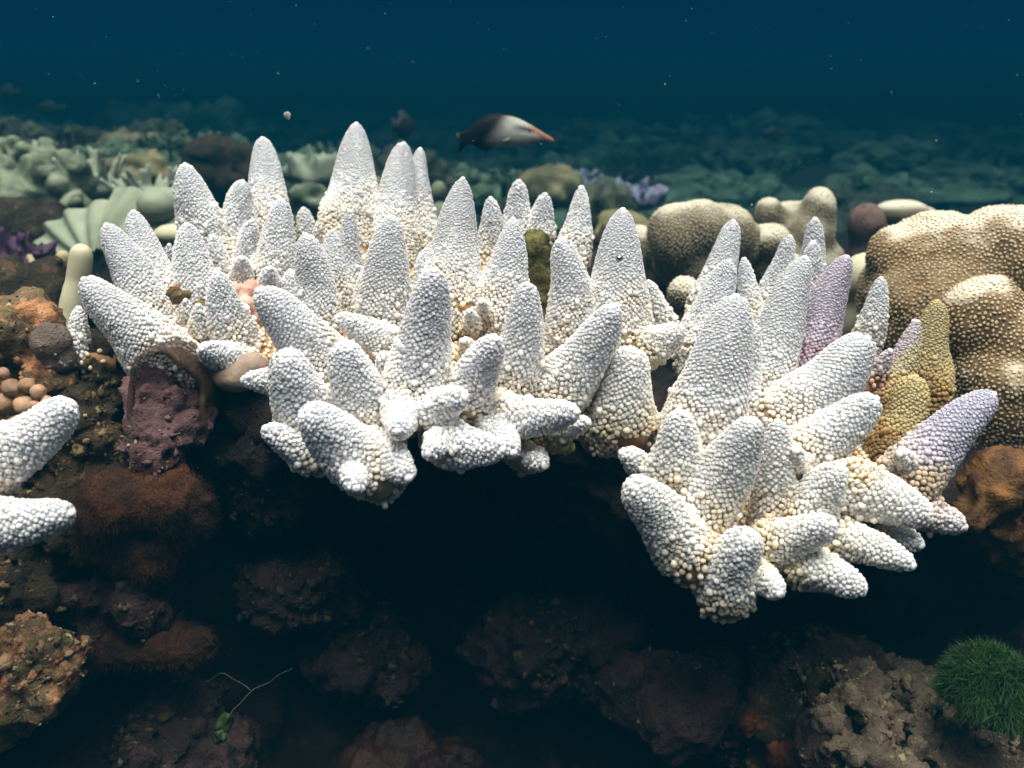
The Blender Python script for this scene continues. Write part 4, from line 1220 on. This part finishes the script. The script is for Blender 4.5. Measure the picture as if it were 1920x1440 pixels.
def wrasse():
    d = .92
    k = d / F
    cx, cy = 945, 250
    ctr = P(cx, cy, d)
    X = lambda q: (820 + q / 8.0 - cx) * k
    Z = lambda q: (cy - (190 + q / 8.0)) * k
    kx = np.array([330, 420, 480, 560, 650, 750, 850, 950, 1050, 1150, 1250, 1350, 1420, 1500, 1580, 1660, 1720, 1748])
    ku = np.array([478, 452, 415, 345, 285, 245, 226, 220, 226, 244, 280, 330, 368, 415, 460, 508, 545, 568])
    kl = np.array([655, 640, 640, 650, 662, 670, 676, 680, 682, 680, 668, 645, 625, 600, 585, 596, 608, 592])
    kw = np.array([10, 18, 28, 48, 72, 95, 110, 118, 120, 118, 108, 90, 72, 50, 34, 24, 18, 8])
    t = np.linspace(kx[0], kx[-1], 90)
    up, lo, wd = (np.interp(t, kx, q) for q in (ku, kl, kw))
    sm_ = lambda q: np.convolve(np.pad(q, 2, 'edge'), np.ones(5) / 5, 'valid')
    v, f = loft(X(t), Z(sm_(up)), Z(sm_(lo)), sm_(wd) * k / 8 * 1.0)
    px, pz = v[:, 0] / k * 8 + (cx - 820) * 8, (cy - 190) * 8 - v[:, 2] / k * 8
    dark = np.array((.006, .007, .009)); pale = np.array((.36, .37, .36)); back = np.array((.24, .22, .16)); org = np.array((.28, .125, .075)); blue = np.array((.010, .014, .06))
    fr = sstep(770, 1070, px - .35 * (pz - 450) * -1 + 60 * vnoise(v * 900, 5) * 0 + .45 * (pz - 420))
    col = dark + (pale - dark) * fr[:, None]
    col = col + (back - col) * (sstep(330, 230, pz - .0 * px) * fr * .6)[:, None]
    # body scale rows
    col *= (1 + .10 * np.sin(pz * .25))[:, None]
    line = 430 + (px - 1400) * .16
    st = np.exp(-((pz - line) / 36) ** 2) * sstep(1090, 1280, px) * sstep(1510, 1450, px)
    col = col + (blue - col) * st[:, None]
    lt = np.exp(-((pz - line - 62) / 28) ** 2) * sstep(1080, 1200, px) * sstep(1560, 1400, px)
    col = col + (np.array((.55, .58, .62)) - col) * (lt * .6)[:, None]
    topl = 300 + (px - 1260) * .50
    og = sstep(1270, 1480, px) * sstep(70, 10, np.abs(pz - topl - 25) - 20 * sstep(1450, 1600, px) * 2)
    og = np.maximum(og, sstep(1560, 1640, px) * .9)
    col = col + (org - col) * (np.clip(og, 0, 1) * .9)[:, None]
    root = empty('bird_wrasse', ctr, 'grey and black long snouted fish swimming right above the white coral', 'fish')
    obj('body', make_mesh('body', v, f, col), M['fish'], root)
    def fin(name, pts, th, colr):
        q = [(X(a), Z(b)) for a, b in pts]
        vv, ff = slab(q, th)
        c2 = np.tile(np.array(colr), (len(vv), 1))
        return vv, ff, c2
    dk = (.005, .005, .006)
    vv, ff, c2 = fin('tail_fin', [(430, 450), (360, 462), (285, 478), (268, 490), (300, 540), (318, 610), (312, 690), (285, 775), (345, 735), (400, 680), (450, 645)], .0012, dk)
    edge = np.where(vv[:, 0] < X(322), 1, 0)[:, None]
    c2 = c2 + edge * np.array((.05, .04, .035))
    obj('tail_fin', make_mesh('tail_fin', vv, ff, c2), M['fish'], root)
    vv, ff, c2 = fin('dorsal_fin', [(520, 400), (560, 320), (640, 262), (740, 218), (860, 198), (980, 196), (1080, 222), (1040, 250), (860, 260), (700, 300), (600, 370)], .0012, dk)
    obj('dorsal_fin', make_mesh('dorsal_fin', vv, ff, c2), M['fish'], root)
    vv, ff, c2 = fin('anal_fin', [(490, 630), (560, 668), (630, 712), (700, 738), (760, 728), (830, 690), (880, 665), (700, 640), (560, 615)], .0012, (.03, .018, .018))
    obj('anal_fin', make_mesh('anal_fin', vv, ff, c2), M['fish'], root)
    vv, ff, c2 = fin('pectoral_fin', [(1090, 530), (1060, 545), (1000, 575), (960, 610), (1000, 625), (1070, 605), (1100, 570)], .0006, (.17, .17, .165))
    vv[:, 1] -= 118 * k / 8 * .98
    obj('pectoral_fin', make_mesh('pectoral_fin', vv, ff, c2), M['fish'], root)
    for s in (-1, 1):
        ev = ICO_V * np.array((24, 16, 22)) * k / 8
        obj('eye', make_mesh('eye', ev + np.array((X(1385), s * 72 * k / 8, Z(435))), [ICO_F]), M['eye'], root)
    root.rotation_euler = (0, 0, R_(-4))
wrasse()
def dim_fish(px, py, d, L, H, Wd, yaw, label, roll=0.0):
    root = empty('reef_fish', P(px, py, d), label, 'fish')
    t = np.linspace(-.5, .5, 30)
    pr = np.sqrt(np.clip(1 - (np.abs(t + .04) / .545) ** 2.2, 0.0, 1)) * (1 - .55 * sstep(-.1, -.5, t))
    v, f = loft(t * L, pr * H / 2 + 1e-5, -pr * H / 2, pr * Wd / 2 + 1e-5, 20)
    obj('body', make_mesh('body', v, f), M['darkfish'], root)
    vv, ff = slab([(-.42 * L, .08 * H), (-.56 * L, .3 * H), (-.70 * L, .42 * H), (-.62 * L, 0), (-.70 * L, -.42 * H), (-.56 * L, -.3 * H), (-.42 * L, -.08 * H)], Wd * .04)
    obj('tail_fin', make_mesh('tail_fin', vv, ff), M['darkfish'], root)
    vv, ff = slab([(-.35 * L, .25 * H), (-.3 * L, .6 * H), (0, .66 * H), (.2 * L, .5 * H), (.25 * L, .3 * H)], Wd * .04)
    obj('dorsal_fin', make_mesh('dorsal_fin', vv, ff), M['darkfish'], root)
    root.rotation_euler = (0, roll, yaw)
dim_fish(757, 237, 1.7, .085, .046, .020, R_(75), 'dark fish seen end on above the two middle white branches')
dim_fish(14, 176, 3.0, .085, .05, .02, R_(160), 'upper dim dark fish in the open water at the left edge')
dim_fish(92, 205, 3.2, .085, .048, .02, R_(185), 'lower dim dark fish in the open water at the left edge')
dim_fish(1447, 252, 2.9, .07, .04, .018, R_(200), 'dim dark fish in the open water above the right corals')

# ------------------------------------------------------------------ drifting specks
g = np.random.default_rng(101)
fk = blob('drifting_flake', [E(538, 216, .6, 12, 14), E(541, 220, .6, 9, 10)], .0006, M['fleck'], 2, .0008, 400, 2, 9)
tag(fk, 'pale flake drifting in the water between two white branch tips', 'flake')
n = 260
px, py = g.random(n) * 1920, g.random(n) ** 1.3 * 420
dd = .45 + 1.0 * g.random(n)
big_ = g.random(n) ** 5
cc = np.stack([P(a, b, c) for a, b, c in zip(px, py, dd)])
low_ = cc[:, 2] < .44
cc, dd, big_ = cc[low_], dd[low_], big_[low_]
n = len(cc)
rr = dd / F * (.45 + 1.2 * big_)
v = (ICO1_V[None] * rr[:, None, None] * (1 + .4 * g.standard_normal((n, 1, 3))) + cc[:, None]).reshape(-1, 3)
f = (ICO1_F[None] + (np.arange(n) * len(ICO1_V))[:, None, None]).reshape(-1, 3)
tag(obj('drifting_specks', make_mesh('drifting_specks', v, [f]), M['fleck']), 'tiny pale specks drifting all through the blue water', 'specks', kind='stuff')

# ------------------------------------------------------------------ the water itself: one even box of haze round everything
hm = bpy.data.materials.new('sea_water')
hm.use_nodes = True
hn = hm.node_tree
hn.nodes.clear()
ho = hn.nodes.new('ShaderNodeOutputMaterial')
pv = hn.nodes.new('ShaderNodeVolumePrincipled')
pv.inputs['Color'].default_value = (0.0006, 0.0205, 0.0365, 1)
pv.inputs['Absorption Color'].default_value = (0.03, 0.10, 0.13, 1)
pv.inputs['Density'].default_value = 0.80
pv.inputs['Anisotropy'].default_value = 0.0
hn.links.new(pv.outputs[0], ho.inputs['Volume'])
lo_, hi_ = np.array((-16., -2.0, -1.6)), np.array((16., 26., .46))
bv = np.array([[lo_[0], lo_[1], lo_[2]], [hi_[0], lo_[1], lo_[2]], [hi_[0], hi_[1], lo_[2]], [lo_[0], hi_[1], lo_[2]],
               [lo_[0], lo_[1], hi_[2]], [hi_[0], lo_[1], hi_[2]], [hi_[0], hi_[1], hi_[2]], [lo_[0], hi_[1], hi_[2]]])
bf = np.array([[0, 3, 2, 1], [4, 5, 6, 7], [0, 1, 5, 4], [1, 2, 6, 5], [2, 3, 7, 6], [3, 0, 4, 7]])
tag(obj('haze', make_mesh('haze', bv, [bf], smooth=False), hm), 'blue sea water that dims everything far off', 'water', kind='stuff')
